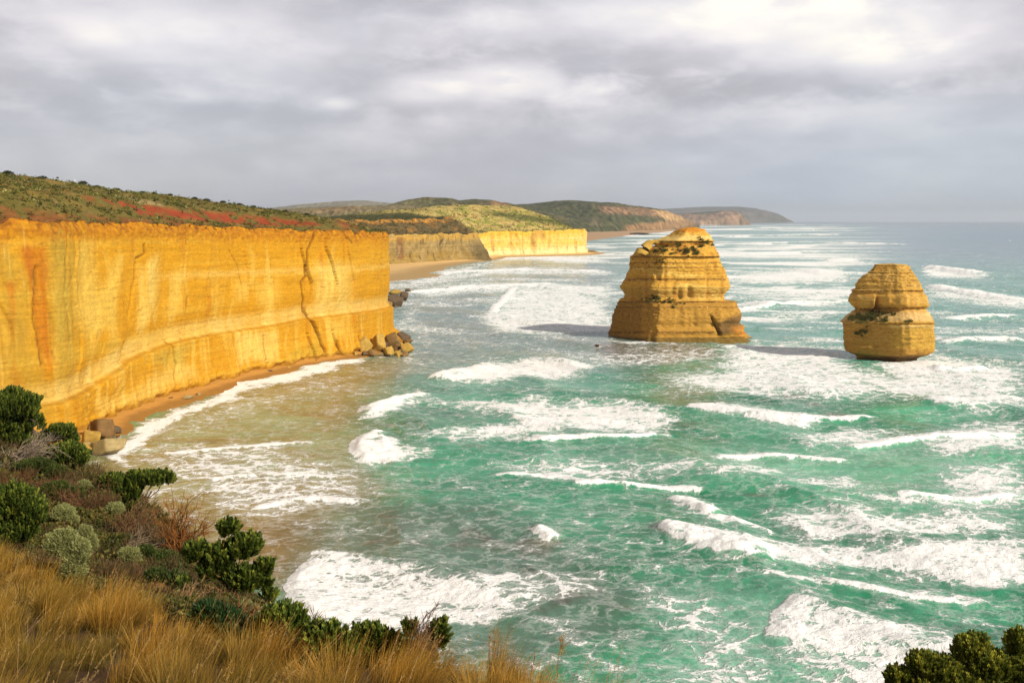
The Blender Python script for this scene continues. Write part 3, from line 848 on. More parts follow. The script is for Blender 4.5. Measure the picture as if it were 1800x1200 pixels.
# ------------------------------------------------------------------ middle headland
HEAD = [(-420, 880), (-400, 980), g2(520, 483), g2(600, 475), g2(680, 468.5), g2(760, 463), g2(820, 458.5), g2(846, 456.3), g2(850, 453.5), g2(862, 451.2),
        g2(920, 450.0), g2(980, 448.6), g2(1016, 447.4), g2(1031, 445.4), (140, 1860), (70, 2000), (-50, 2150), (-250, 2350)]
MX, ms, MN = resample(HEAD, 1.15)


def s_at(X, s, pt):
    return s[np.argmin(np.hypot(*(X - np.array(pt)).T))]


sA = s_at(MX, ms, g2(846, 456.3)); s680 = s_at(MX, ms, g2(680, 468.5)); sB = s_at(MX, ms, g2(1031, 445.4))
tc = np.array([(s680 - 300, 42), (s680, 41), (s680 + 80, 41), (sA - 10, 40), (sA + 40, 38), (sA + 110, 41), (sB - 60, 43.5), (sB, 43), (sB + 300, 40)])
mzt = np.interp(ms, tc[:, 0], tc[:, 1]) + 2.6 * vn2(ms * 0.03, 0 * ms, 71) + 1.4 * vn2(ms * 0.11, 0 * ms, 72) + 0.7 * vn2(ms * 0.3, 0 * ms, 70)
nz = 70
Z = -3 + np.linspace(0, 1, nz)[:, None] * (mzt[None] + 3)
Sg = np.broadcast_to(ms[None], Z.shape); ZT = np.broadcast_to(mzt[None], Z.shape); rel = Z / ZT
off = 6.0 * (1 - sm(rel, 0.0, 0.35)) ** 2 + 2.6 * fbm(Sg * 0.02, Z * 0.01, 3, 73) + 0.7 * vn2(Sg * 0.12, Z * 0.04, 74) + 0.35 * vn2(Z * 0.5, Sg * 0.003, 75)
isA = 1 - sm(Sg, sA - 4, sA + 4)
slump = np.exp(-((Sg - sA + 26) / 26) ** 2) * (1 - sm(rel, 0.2, 0.95))
off += slump * (20 + 5 * fbm(Sg * 0.12, Z * 0.12, 3, 76))
gul = vn2(Sg * 0.05, Z * 0.01, 77)
off -= 4.0 * sm(gul, 0.25, 0.6)
off += 3.0 * vn2(Sg * 0.07, Z * 0.02, 69) + 1.2 * vn2(Sg * 0.2, Z * 0.1, 68)
off -= 1.5 * sm(rel, 0.94, 1.0)
PM = np.stack([MX[None, :, 0] + MN[None, :, 0] * off, MX[None, :, 1] + MN[None, :, 1] * off, Z], -1)
cu, cv, _ = chart(PM)
cA_shaded = np.zeros(Z.shape + (3,)) + np.array([0.29, 0.20, 0.07])  # cloud shadow painted into this half as darker, greyer rock
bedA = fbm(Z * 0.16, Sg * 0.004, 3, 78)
cA_shaded = mixc(cA_shaded, (0.40, 0.24, 0.05), sm(rel, 0.72, 0.86))
cA_shaded = mixc(cA_shaded, (0.17, 0.12, 0.05), sm(bedA, 0.1, 0.6) * 0.6)
cA_shaded = mixc(cA_shaded, (0.28, 0.18, 0.045), (1 - sm(rel, 0.28, 0.45)) * 0.8)
cA_shaded = mixc(cA_shaded, (0.16, 0.06, 0.025), area(cu, cv, [(697, 418), (708, 418), (710, 455), (698, 455)], 3, 1.0) * 0.7)
cA_shaded = mixc(cA_shaded, (0.13, 0.10, 0.04), sm(fbm(Sg * 0.09, Z * 0.09, 3, 79), 0.15, 0.6) * 0.55)
cA_shaded = mixc(cA_shaded, (0.34, 0.25, 0.11), sm(fbm(Sg * 0.05, Z * 0.05, 3, 83), 0.15, 0.5) * 0.6)
cA_shaded = mixc(cA_shaded, (0.09, 0.055, 0.022), sm(fbm(Sg * 0.22, Z * 0.05, 3, 84), 0.3, 0.55) * 0.7)
cA_shaded = mixc(cA_shaded, (0.11, 0.08, 0.035), np.clip(slump * 1.5, 0, 1) * 0.8)
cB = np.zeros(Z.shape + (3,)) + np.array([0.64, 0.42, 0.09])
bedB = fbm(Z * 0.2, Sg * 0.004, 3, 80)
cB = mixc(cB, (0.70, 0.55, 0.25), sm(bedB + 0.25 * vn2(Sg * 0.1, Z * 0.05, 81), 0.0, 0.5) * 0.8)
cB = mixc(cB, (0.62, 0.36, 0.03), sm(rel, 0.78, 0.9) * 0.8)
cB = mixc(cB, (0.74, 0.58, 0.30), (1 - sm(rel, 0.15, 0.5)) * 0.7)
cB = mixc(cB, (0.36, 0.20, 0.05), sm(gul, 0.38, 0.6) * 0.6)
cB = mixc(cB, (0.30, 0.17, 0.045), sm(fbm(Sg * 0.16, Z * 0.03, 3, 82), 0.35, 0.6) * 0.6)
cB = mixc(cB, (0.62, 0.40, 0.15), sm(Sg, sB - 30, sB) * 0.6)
c = cA_shaded * isA[..., None] + cB * (1 - isA[..., None])
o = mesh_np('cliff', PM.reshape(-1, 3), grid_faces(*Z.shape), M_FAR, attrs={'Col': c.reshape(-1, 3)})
prop(o, 'middle distance headland cliff, one half pale cream yellow, the other greyed by painted cloud shade', 'cliff', kind='structure')

INL2 = np.array([-0.62, 0.78])
tt = np.concatenate([np.linspace(0, 120, 60), np.linspace(126, 420, 50), np.linspace(440, 1500, 20)])
ci = np.arange(0, len(ms), 2)
ep = PM[-1, ci]
HX = ep[None, :, 0] + INL2[0] * tt[:, None]; HY = ep[None, :, 1] + INL2[1] * tt[:, None]
SS = np.broadcast_to(ms[ci][None], HX.shape); TT = np.broadcast_to(tt[:, None], HX.shape)
riseA = np.interp(SS, [s680 - 200, s680, sA - 40, sA + 40, sA + 120, sB - 70, sB - 15, sB + 200], [20, 20, 21, 30, 26, 14, 5, 4])
prA = 0.75 * sm(TT, 2, 60) + 0.25 * sm(TT, 58, 66)
prB = 0.45 * sm(TT, 0, 90) + 0.55 * sm(TT, 30, 260)
wA = 1 - sm(SS, sA - 30, sA + 30)
HZ = ep[None, :, 2] + riseA * (prA * wA + prB * (1 - wA))
HZ = HZ + 27 * np.exp(-((HX + 70) / 150) ** 2 - ((HY - 1840) / 190) ** 2) * sm(TT, 20, 160) + 12 * np.exp(-((HX - 60) / 90) ** 2 - ((HY - 1840) / 150) ** 2) * sm(TT, 10, 100)
HZ = HZ + (1.6 * fbm(HX / 30, HY / 30, 3, 91) + 3.0 * fbm(HX / 110, HY / 110, 2, 92)) * sm(TT, 0, 25) - 0.03 * np.maximum(TT - 420, 0)
hu, hv, _ = chart(np.stack([HX, HY, HZ], -1))
n1 = fbm(HX / 26, HY / 26, 4, 93); n2 = fbm(HX / 9, HY / 9, 3, 94)
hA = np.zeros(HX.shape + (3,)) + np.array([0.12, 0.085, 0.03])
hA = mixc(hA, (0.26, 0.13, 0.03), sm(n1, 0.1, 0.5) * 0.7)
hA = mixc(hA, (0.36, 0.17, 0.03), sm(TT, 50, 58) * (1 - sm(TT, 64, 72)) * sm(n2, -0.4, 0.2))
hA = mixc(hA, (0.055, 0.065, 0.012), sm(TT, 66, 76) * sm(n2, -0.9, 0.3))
hB = np.zeros(HX.shape + (3,)) + np.array([0.46, 0.34, 0.10])
hB = mixc(hB, (0.24, 0.24, 0.035), sm(n1, -0.1, 0.35) * 0.85)
hB = mixc(hB, (0.62, 0.50, 0.26), sm(n2, 0.1, 0.5) * 0.5)
hB = mixc(hB, (0.42, 0.20, 0.05), sm(-n1 + n2 * 0.4, 0.3, 0.7) * 0.6)
hB = mixc(hB, (0.08, 0.095, 0.015), sm(TT + n1 * 40, 330, 400))
hB = mixc(hB, (0.09, 0.10, 0.02), area(hu, hv, [(880, 372), (960, 382), (1020, 392), (1000, 398), (900, 386), (850, 374)], 4, 0.5, n1 * 4) * 0.9)
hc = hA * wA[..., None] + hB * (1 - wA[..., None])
hc = hc * (1 + 0.5 * fbm(HX / 4, HY / 7, 3, 95))[..., None]
MHX, MHY, MHZ, MWA, MTT = HX, HY, HZ, wA, TT
o = mesh_np('hill', np.stack([HX, HY, HZ], -1).reshape(-1, 3), grid_faces(*HX.shape), M_FARLAND, attrs={'Col': hc.reshape(-1, 3)})
prop(o, 'low green and straw coloured hill on top of the middle headland', 'hill', kind='structure')


# ------------------------------------------------------------------ distant hills
def ridge(name, label, cols, base_z, seed, colfn, nu=260, nvf=50, power=0.8, amp=1.0, back=1.2):
    """cols: (bearing px, base distance, ridge distance, ridge py)"""
    C = np.array(cols, float)
    u = np.linspace(C[0, 0], C[-1, 0], nu)
    db = np.interp(u, C[:, 0], C[:, 1]); dr = np.interp(u, C[:, 0], C[:, 2]); py = np.interp(u, C[:, 0], C[:, 3])
    ker = np.ones(9) / 9
    py = np.convolve(np.pad(py, 4, mode='edge'), ker, 'valid')
    Rp = np.array([at_y(a, b2, c2) for a, b2, c2 in zip(u, py, dr)])
    Bp = np.array([[(a - 900) / F * c2 / C_P, c2, base_z] for a, c2 in zip(u, db)])
    vf = np.linspace(0, 1, nvf)[:, None, None]
    front = Bp[None] * (1 - vf) + Rp[None] * vf
    front[..., 2] = base_z + (Rp[None, :, 2] - base_z) * (vf[..., 0] ** power)
    vb = np.linspace(0.08, 1, 10)[:, None, None]
    dirn = (Rp - Bp); dirn[:, 2] = 0
    backp = Rp[None] + dirn[None] * vb * back
    backp[..., 2] = Rp[None, :, 2] + (base_z - 20 - Rp[None, :, 2]) * vb[..., 0] ** 1.6
    G = np.concatenate([front, backp], 0)
    vv_ = np.concatenate([vf[:, 0, 0], 1 + vb[:, 0, 0]])[:, None]
    sc = (C[:, 2].mean()) / 4000.0
    ht = (Rp[:, 2] - base_z)[None]
    n_ = fbm(G[..., 0] / (220 * sc), G[..., 1] / (220 * sc), 5, seed)
    rid = 1 - np.abs(fbm(G[..., 0] / (300 * sc), G[..., 1] / (500 * sc), 3, seed + 9)) * 2
    G[..., 2] += amp * ht * (0.17 * n_ + 0.15 * rid) * np.clip(vv_ * (1.0 - vv_) * 4, 0.04, 1) + 0.02 * ht * fbm(G[..., 0] / (45 * sc), G[..., 1] / (45 * sc), 2, seed + 4)
    uu, v2, _ = chart(G)
    n2_ = fbm(G[..., 0] / (60 * sc), G[..., 1] / (60 * sc), 4, seed + 5)
    n3_ = fbm(G[..., 0] / (15 * sc), G[..., 1] / (24 * sc), 3, seed + 6)
    col = colfn(uu, v2, n_, n2_, vv_ + 0 * n_, G)
    col = col * (1 + 1.1 * np.clip(n3_, -.7, .9))[..., None]
    o_ = mesh_np(name, G.reshape(-1, 3), grid_faces(*G.shape[:2]), M_FARLAND, attrs={'Col': col.reshape(-1, 3)})
    prop(o_, label, 'hill', kind='structure')
    return o_


def flat(c0):
    return lambda u, n: np.zeros(u.shape + (3,)) + np.array(c0)


def col_plain(u, v, n, n2, vv_, G):
    c_ = np.zeros(u.shape + (3,)) + np.array([0.20, 0.16, 0.075])
    c_ = mixc(c_, (0.13, 0.12, 0.045), sm(n2, 0.0, 0.5) * 0.8)
    return mixc(c_, (0.24, 0.15, 0.08), sm(n, 0.1, 0.5) * 0.6)


def col_mid(u, v, n, n2, vv_, G):
    c_ = np.zeros(u.shape + (3,)) + np.array([0.095, 0.088, 0.032])
    c_ = mixc(c_, (0.06, 0.068, 0.022), sm(n2, -0.1, 0.4) * 0.8)
    c_ = mixc(c_, (0.17, 0.12, 0.06), sm(n, 0.1, 0.5) * 0.6)
    c_ = mixc(c_, (0.28, 0.15, 0.07), area(u, v, [(862, 352), (890, 354), (895, 364), (870, 362)], 3, 0.5, n2 * 3) * 0.8)
    return mixc(c_, (0.20, 0.17, 0.07), 1 - sm(u, 660, 780))


def col_dark(u, v, n, n2, vv_, G):
    c_ = np.zeros(u.shape + (3,)) + np.array([0.062, 0.066, 0.024])
    c_ = mixc(c_, (0.10, 0.085, 0.04), sm(n2, 0.1, 0.5) * 0.7)
    c_ = mixc(c_, (0.034, 0.042, 0.016), sm(-n2, 0.1, 0.5) * 0.7)
    for p, cc, a_ in (([(1050, 362), (1110, 364), (1160, 370), (1170, 384), (1130, 378), (1060, 374)], (0.26, 0.145, 0.08), 0.75),
                      ([(1148, 370), (1172, 370), (1196, 380), (1212, 388), (1180, 389), (1162, 382)], (0.44, 0.27, 0.12), 0.9),
                      ([(1100, 396), (1180, 388), (1225, 388), (1225, 396), (1180, 404), (1100, 408)], (0.34, 0.18, 0.08), 0.7),
                      ([(1040, 384), (1055, 386), (1055, 396), (1040, 396)], (0.16, 0.12, 0.07), 0.6)):
        c_ = mixc(c_, cc, area(u, v, p, 4, 0.5, n2 * 4) * a_)
    return c_


def col_cape(u, v, n, n2, vv_, G):
    c_ = np.zeros(u.shape + (3,)) + np.array([0.24, 0.15, 0.09])
    c_ = mixc(c_, (0.13, 0.10, 0.05), sm(n2, 0.0, 0.4) * 0.7)
    return mixc(c_, (0.06, 0.065, 0.03), sm(vv_, 0.72, 0.85))


def col_farcape(u, v, n, n2, vv_, G):
    c_ = np.zeros(u.shape + (3,)) + np.array([0.085, 0.08, 0.055])
    return mixc(c_, (0.15, 0.105, 0.075), sm(n2, 0.0, 0.4) * (1 - sm(vv_, .5, .8)) * 0.8)


ridge('hills', 'faint blue far range on the skyline behind the golden cliff', [(430, 14500, 15500, 372), (520, 14500, 15500, 360), (590, 14500, 15500, 354), (640, 14500, 15500, 352), (680, 14500, 15500, 357), (800, 14500, 15500, 366)], 20, 201, col_plain, 120, 20)
ridge('hills', 'olive and straw coloured plain rising behind the middle headland', [(420, 1900, 3000, 372), (540, 1900, 2900, 365), (620, 1900, 2800, 362), (700, 1900, 2800, 361), (780, 1900, 2800, 365), (880, 1950, 2800, 372), (940, 2000, 2700, 382)], 30, 211, col_plain, 200, 40)
ridge('hills', 'rounded olive hills in the centre of the skyline', [(640, 2600, 3900, 372), (690, 2600, 3800, 358), (715, 2600, 3700, 351), (740, 2600, 3700, 347.5), (790, 2600, 3700, 348), (808, 2650, 3700, 353), (832, 2700, 3700, 350), (860, 2800, 3700, 351), (880, 2900, 3700, 355), (905, 3000, 3700, 359), (950, 3100, 3700, 372), (1000, 3100, 3700, 384)], 20, 221, col_mid, 300, 60)
ridge('hills', 'dark green hills with brown scarps sloping down to the surf', [(840, 4300, 5600, 372), (890, 4300, 5500, 361), (930, 4350, 5500, 358), (970, 4400, 5450, 354.5), (1000, 4450, 5400, 351.8), (1040, 4550, 5400, 355), (1080, 4800, 5500, 356), (1110, 5000, 5700, 361), (1150, 5400, 6000, 366), (1172, 5800, 6300, 370), (1195, 6600, 7000, 380), (1212, 7400, 7700, 388), (1226, 8100, 8300, 393)], 0, 231, col_dark, 420, 80, 0.75)
ridge('hills', 'hazy brown cape beyond the dark green hills', [(1100, 11800, 12600, 376), (1180, 11800, 12600, 376), (1230, 12000, 12600, 373.5), (1270, 12200, 12600, 370.5), (1296, 12400, 12600, 372), (1306, 12500, 12650, 378), (1314, 12600, 12700, 390)], 0, 241, col_cape, 160, 30, 0.45)
ridge('hills', 'pale blue farthest cape ending at the sea horizon', [(1120, 22400, 24400, 370), (1190, 22400, 24400, 366), (1240, 22500, 24400, 363.5), (1300, 22700, 24400, 363.5), (1345, 23200, 24400, 370), (1372, 23600, 24400, 377), (1388, 24200, 24450, 388)], 0, 251, col_farcape, 160, 30, 0.6)


# ------------------------------------------------------------------ beaches
def beach(name, label, X, s, N, sa, sb, width, inner_z, col, seed):
    i = np.where((s >= sa) & (s <= sb))[0][::3]
    w = np.interp(s[i], [a for a, _ in width], [b2 for _, b2 in width])
    q = np.linspace(-0.12, 1.25, 26)[:, None]
    o_ = q * w[None]
    bx = X[i, 0][None] + N[i, 0][None] * o_; by = X[i, 1][None] + N[i, 1][None] * o_
    bz = inner_z * (1 - np.clip(q, 0, 2)) + 0.05 * fbm(bx / 6, by / 6, 3, seed) + 0.15
    bz = np.where(q > 1.2, -2.0, bz)
    cc = np.zeros(bx.shape + (3,)) + np.array(col)
    cc = mixc(cc, np.array(col) * 0.62, sm(q + 0.12 * fbm(bx / 8, by / 8, 3, seed + 1), 0.45, 0.8))
    o2 = mesh_np(name, np.stack([bx, by, bz], -1).reshape(-1, 3), grid_faces(*bx.shape), M_SAND, attrs={'Col': cc.reshape(-1, 3)})
    prop(o2, label, 'beach', kind='structure')


def s_px(px, py):
    return on_wall(WX, ws, px, py)[0]


beach('beach', 'narrow orange beach along the foot of the golden cliff', WX, ws, WN, s_px(-20, 795), tip_s + 12,
      [(s_px(-20, 795), 14), (s_px(150, 757), 15), (s_px(200, 731), 9), (s_px(300, 700), 10), (s_px(400, 668), 9.5), (s_px(480, 647), 9), (s_px(560, 634), 8), (s_px(640, 620), 7), (tip_s, 7)], 1.7,
      (0.50, 0.25, 0.055), 301)
beach('beach', 'broad pale sand beach below the grey cliff of the middle headland', MX, ms, MN, s680 - 330, sB + 30,
      [(s680 - 330, 220), (s680 - 60, 110), (s680 + 40, 66), (s680 + 130, 34), (sA - 30, 28), (sA, 26), (sA + 40, 30), (sB, 34)], 3.2, (0.66, 0.43, 0.18), 302)
# far beach behind the headland
fb = np.array([at_z(p, q) for p, q in ((985, 432), (1030, 426), (1060, 421), (1100, 415), (1140, 410.5), (1160, 409), (1185, 406))])
fi = np.array([at_y(p, q, d_) for p, q, d_ in ((985, 412, 4100), (1030, 410, 4300), (1060, 409.5, 4400), (1100, 408.5, 4700), (1140, 407.5, 5000), (1160, 407, 5200), (1185, 405.5, 5600))])
fi[:, 2] = 8
q = np.linspace(0, 1, 8)[:, None, None]
G = fb[None] * (1 - q) + fi[None] * q
G[..., 2] = -0.8 + 9 * q[..., 0]
o = mesh_np('beach', G.reshape(-1, 3), grid_faces(*G.shape[:2]), M_SAND, attrs={'Col': np.zeros((G.shape[0] * G.shape[1], 3)) + np.array([0.42, 0.27, 0.15])})
prop(o, 'far pinkish sand beach at the foot of the dark green hills', 'beach', kind='structure')


# ------------------------------------------------------------------ sea stacks
def section(poly, n):
    P = np.array(poly, float)
    P = np.vstack([P, P[:1]])
    for _ in range(1):
        Q = []
        for a, b2 in zip(P[:-1], P[1:]):
            Q += [a * .91 + b2 * .09, a * .09 + b2 * .91]
        P = np.array(Q + [Q[0]])
    L = np.concatenate([[0], np.cumsum(np.linalg.norm(np.diff(P, axis=0), axis=1))])
    t_ = np.linspace(0, L[-1], n, endpoint=False)
    X = np.stack([np.interp(t_, L, P[:, 0]), np.interp(t_, L, P[:, 1])], 1)
    X[:, 0] /= np.abs(X[:, 0]).max()
    return X


def stack_mesh(rows, dist, poly, nz, na, depth, seed, amp=1.0):
    """rows: (py, left px, right px) outline survey at a distance; poly: plan shape; depth: half depth over half width"""
    rws = np.array(rows, float)
    py = np.linspace(rws[0, 0], rws[-1, 0], nz)
    pl_ = np.interp(py, rws[:, 0], rws[:, 1]); pr_ = np.interp(py, rws[:, 0], rws[:, 2])
    def ragged(sd):
        a = vn2(py * 0.33, 0 * py + sd, seed + 20 + sd); b2 = vn2(py * 0.9, 0 * py + sd, seed + 40 + sd)
        return (np.round(a * 3) / 3 * 0.7 + a * 0.3) * 2.0 + b2 * 0.9
    pl_ = pl_ + ragged(1); pr_ = pr_ + ragged(2)
    lef = np.array([at_y(a, b2, dist) for a, b2 in zip(pl_, py)]); rig = np.array([at_y(a, b2, dist) for a, b2 in zip(pr_, py)])
    mid = (lef[:, 0] + rig[:, 0]) / 2; hw = (rig[:, 0] - lef[:, 0]) / 2; z = lef[:, 2]
    k_ = 9
    hs = np.convolve(np.pad(hw, k_ // 2, mode='edge'), np.ones(k_) / k_, 'valid')
    sec = section(poly, na)
    mid_s = np.convolve(np.pad(mid, 20, mode='edge'), np.ones(41) / 41, 'valid')
    X = mid[:, None] + hw[:, None] * sec[None, :, 0]
    Y = dist + depth * (0.5 * hs + 0.5 * hw)[:, None] * sec[None, :, 1]
    Zz = np.broadcast_to(z[:, None], X.shape).copy()
    # outward direction in plan
    dx_ = X - mid_s[:, None]; dy_ = Y - dist
    l_ = np.hypot(dx_, dy_) + 1e-6; dx_ /= l_; dy_ /= l_
    zb_ = Zz + 0.5 * fb3(X / 14, Y / 14, Zz / 14, 2, seed)
    o_ = amp * (0.28 * vn2(zb_ * 0.6, X * 0.02 + seed, seed + 1) + 0.14 * vn2(zb_ * 1.7, X * 0.05, seed + 2)
                + 0.45 * fb3(X / 11, Y / 11, Zz / 11, 2, seed + 8)
                + 0.4 * fb3(X / 6, Y / 6, Zz / 9, 3, seed + 3) + 0.5 * fb3(X / 1.8, Y / 1.8, Zz / 1.0, 3, seed + 4)
                + 0.5 * vn3(X / 2.5, Y / 2.5, Zz / 14, seed + 5))
    X = X + dx_ * o_; Y = Y + dy_ * o_
    return np.stack([X, Y, Zz], -1), sec, dx_, dy_


def close_top(V, faces, col):
    """V (nz,na,3), row 0 is the top"""
    nz_, na_ = V.shape[:2]
    cen = V[0].mean(0) + np.array([0, 0, 0.4])
    flatV = np.vstack([V.reshape(-1, 3), cen])
    a = np.arange(na_); tri = np.stack([np.full(na_, nz_ * na_), (a + 1) % na_, a], 1)
    return flatV, [faces, tri], np.vstack([col.reshape(-1, 3), col[0].mean(0)])


GOG = [(400, 1206, 1226), (401.5, 1198, 1231), (404, 1190, 1238), (408, 1184, 1241), (413, 1176, 1248), (417, 1168, 1250), (423, 1152, 1254), (426, 1150, 1254), (431, 1152, 1253),
       (434, 1149, 1256), (436, 1124, 1257), (441, 1121, 1260), (449, 1116, 1263), (450.5, 1111, 1266), (452, 1113, 1263), (462, 1110, 1268), (475, 1109, 1275), (486, 1104, 1278), (496, 1098, 1282),
       (505, 1092, 1283), (510, 1094, 1281), (513, 1098, 1276), (520, 1102, 1272.5), (525, 1100, 1273), (527.5, 1093, 1275), (529.5, 1092, 1295), (534, 1090, 1295), (545, 1086, 1302), (556, 1081, 1304), (562, 1080, 1299), (568, 1079, 1300), (572, 1079, 1309),
       (580, 1077, 1307), (585, 1075, 1311), (590, 1073, 1315), (594, 1074, 1323), (597, 1077, 1334), (600, 1077, 1336), (606, 1076, 1338)]
GPOLY = [(-1.0, 0.42), (-0.49, -1.0), (0.30, -0.93), (0.84, -0.72), (1.0, 0.05), (0.7, 0.8), (-0.3, 0.95), (-0.85, 0.75)]
GD = 497.0
V, sec, ndx, ndy = stack_mesh(GOG, GD, GPOLY, 230, 420, 0.72, 400, 0.9)
gu, gv, _ = chart(V)
front_w = 1 - sm(ndy, -0.3, 0.3)
# undercut block at the lower right, vertical scoops on the face
blk = area(gu, gv, [(1248, 552), (1268, 545), (1300, 560), (1300, 575), (1312, 590), (1266, 592), (1260, 575)], 6, 1.0) * front_w
V[..., 1] -= 2.0 * blk
gap = np.exp(-((gu - (1250 + (gv - 556) * 0.45)) / 1.8) ** 2) * sm(gv, 552, 560) * (1 - sm(gv, 586, 592)) * front_w
V[..., 1] += 2.6 * gap
for cx_, w_, y0, y1, dep in ((1157, 5, 452, 495, 1.6), (1213, 5, 500, 526, 1.6), (1195, 4, 503, 527, 1.0), (1128, 3, 452, 525, 0.8)):
    V[..., 1] += dep * np.exp(-((gu - cx_) / w_) ** 2) * sm(gv, y0, y0 + 8) * (1 - sm(gv, y1 - 4, y1)) * front_w
V[..., 1] += front_w * (2.2 * (1 - sm(gv, 524, 530)) * sm(gv, 440, 500) + 1.2 * sm(gv, 451, 452.5) * (1 - sm(gv, 455, 462)) + 0.9 * sm(gv, 424, 425.5) * (1 - sm(gv, 428, 440)))
V[..., 1] -= front_w * (0.9 * np.exp(-((gv - 450) / 0.9) ** 2) + 1.0 * np.exp(-((gv - 529.5) / 1.0) ** 2) + 0.5 * np.exp(-((gv - 423) / 0.9) ** 2) + 0.4 * np.exp(-((gv - 490) / 0.8) ** 2) + 0.7 * np.exp(-((gv - 505) / 3) ** 2))
c = np.zeros(gu.shape + (3,)) + np.array([0.52, 0.30, 0.05])
gn = fb3(V[..., 0] / 5, V[..., 1] / 5, V[..., 2] / 3, 3, 410)
gb = fbm(V[..., 2] * 0.35, gu * 0.01, 3, 411)
c = mixc(c, (0.64, 0.45, 0.12), sm(gb, 0.0, 0.5) * 0.7)
c = mixc(c, (0.38, 0.19, 0.03), sm(-gb, 0.1, 0.6) * 0.5)
c = mixc(c, (0.36, 0.20, 0.038), sm(gv, 526.5, 530) * 0.85)
c = mixc(c, (0.40, 0.27, 0.075), sm(gv, 500, 512) * (1 - sm(gv, 524, 528)) * 0.6)
c = mixc(c, (0.50, 0.20, 0.02), (1 - sm(gv + gn * 3, 405, 411)) * 0.85)
c = mixc(c, (0.66, 0.48, 0.17), sm(gv, 412, 416) * (1 - sm(gv, 420, 424)) * 0.8)
c = mixc(c, (0.40, 0.18, 0.03), sm(gv, 423, 426) * (1 - sm(gv, 446, 450)) * sm(gn, -0.2, 0.3) * sm(gu, 1160, 1185) * 0.8)
stv = vn2(gu * 0.12, gv * 0.01, 412)
c = mixc(c, (0.38, 0.17, 0.025), sm(stv, 0.15, 0.6) * sm(gv, 452, 465) * (1 - sm(gv, 525, 530)) * 0.55)
for y_, th in ((451.5, 1.5), (425, 1.2), (491.5, 2.0), (530.5, 1.2), (584, 1.8), (462, 0.9), (470, 0.8), (540, 0.9)):
    c = mixc(c, (0.14, 0.07, 0.02), np.exp(-((gv - y_ + 1.2 * vn2(gu * 0.06, 0 * gu, 413)) / th) ** 2) * 0.9 * sm(vn2(gu * 0.22, gv * 0.1, int(y_)), -0.55, 0.0))
lshade = 1 - sm(gu, 1124, 1131)
c = c * (1 - 0.22 * lshade * sm(gv, 526, 532))[..., None]  # shade of the left facet painted into the lower tier
pit = vn2(gu * 0.28, gv * 0.55, 414)
c = mixc(c, (0.13, 0.062, 0.015), sm(pit, 0.22, 0.5) * (0.75 * sm(gv, 451, 456) * (1 - sm(gv, 470, 482)) * (1 - sm(gu, 1190, 1230)) + 0.5 * sm(gv, 530, 536) * (1 - sm(gv, 550, 580)) + 0.12))
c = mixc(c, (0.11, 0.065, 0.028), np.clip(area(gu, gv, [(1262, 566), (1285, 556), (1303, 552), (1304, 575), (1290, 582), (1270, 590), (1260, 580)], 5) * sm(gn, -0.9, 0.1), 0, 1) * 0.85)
c = mixc(c, (0.42, 0.17, 0.03), area(gu, gv, [(1285, 572), (1309, 574), (1312, 590), (1290, 592)], 4) * 0.6)
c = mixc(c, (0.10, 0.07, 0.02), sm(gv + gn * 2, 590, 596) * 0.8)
c = c * (1 + 0.22 * fb3(V[..., 0] / 1.4, V[..., 1] / 1.4, V[..., 2] / 0.6, 3, 415))[..., None]
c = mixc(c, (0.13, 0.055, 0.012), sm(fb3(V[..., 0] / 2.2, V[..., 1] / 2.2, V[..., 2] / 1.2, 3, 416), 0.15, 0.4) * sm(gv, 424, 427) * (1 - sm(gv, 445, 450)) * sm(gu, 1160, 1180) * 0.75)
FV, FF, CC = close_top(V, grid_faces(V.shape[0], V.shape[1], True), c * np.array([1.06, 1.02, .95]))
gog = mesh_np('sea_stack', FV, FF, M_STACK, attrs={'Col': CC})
prop(gog, 'larger squarish golden rock stack with a stepped base and rounded orange cap', 'sea stack')
GV, GN = V, front_w
# little arch on the shoulder
ap = [(1131, 447), (1133, 441), (1136, 436), (1139, 431), (1143, 427), (1147, 424.5), (1152, 424), (1158, 425.5)]


def tube(pts, rad, sides=6, jitter=0.0, seed=0):
    P = np.array(pts, float); n_ = len(P)
    rad = np.broadcast_to(np.asarray(rad, float), (n_,))
    T = np.gradient(P, axis=0); T /= np.linalg.norm(T, axis=1)[:, None] + 1e-9
    ref = np.where(np.abs(T[:, 2:3]) > 0.9, np.array([[1.0, 0, 0]]), np.array([[0, 0, 1.0]]))
    A = np.cross(T, ref); A /= np.linalg.norm(A, axis=1)[:, None] + 1e-9
    B = np.cross(T, A)
    th = np.linspace(0, 2 * np.pi, sides, endpoint=False)
    V_ = P[:, None] + rad[:, None, None] * (np.cos(th)[None, :, None] * A[:, None] + np.sin(th)[None, :, None] * B[:, None])
    if jitter:
        V_ = V_ + jitter * np.stack([vn3(V_[..., 0], V_[..., 1], V_[..., 2], seed + i) for i in range(3)], -1)
    return V_.reshape(-1, 3), grid_faces(n_, sides, True)


av, af = tube([at_y(a, b2, GD - 3) for a, b2 in ap], [4.2, 3.9, 3.2, 2.4, 1.6, 1.2, 1.1, 1.8], 9, 0.9, 9)
arch = mesh_np('rock_arch', av, af, M_STACK, gog, False, attrs={'Col': np.zeros((len(av), 3)) + np.array([0.46, 0.29, 0.06])})

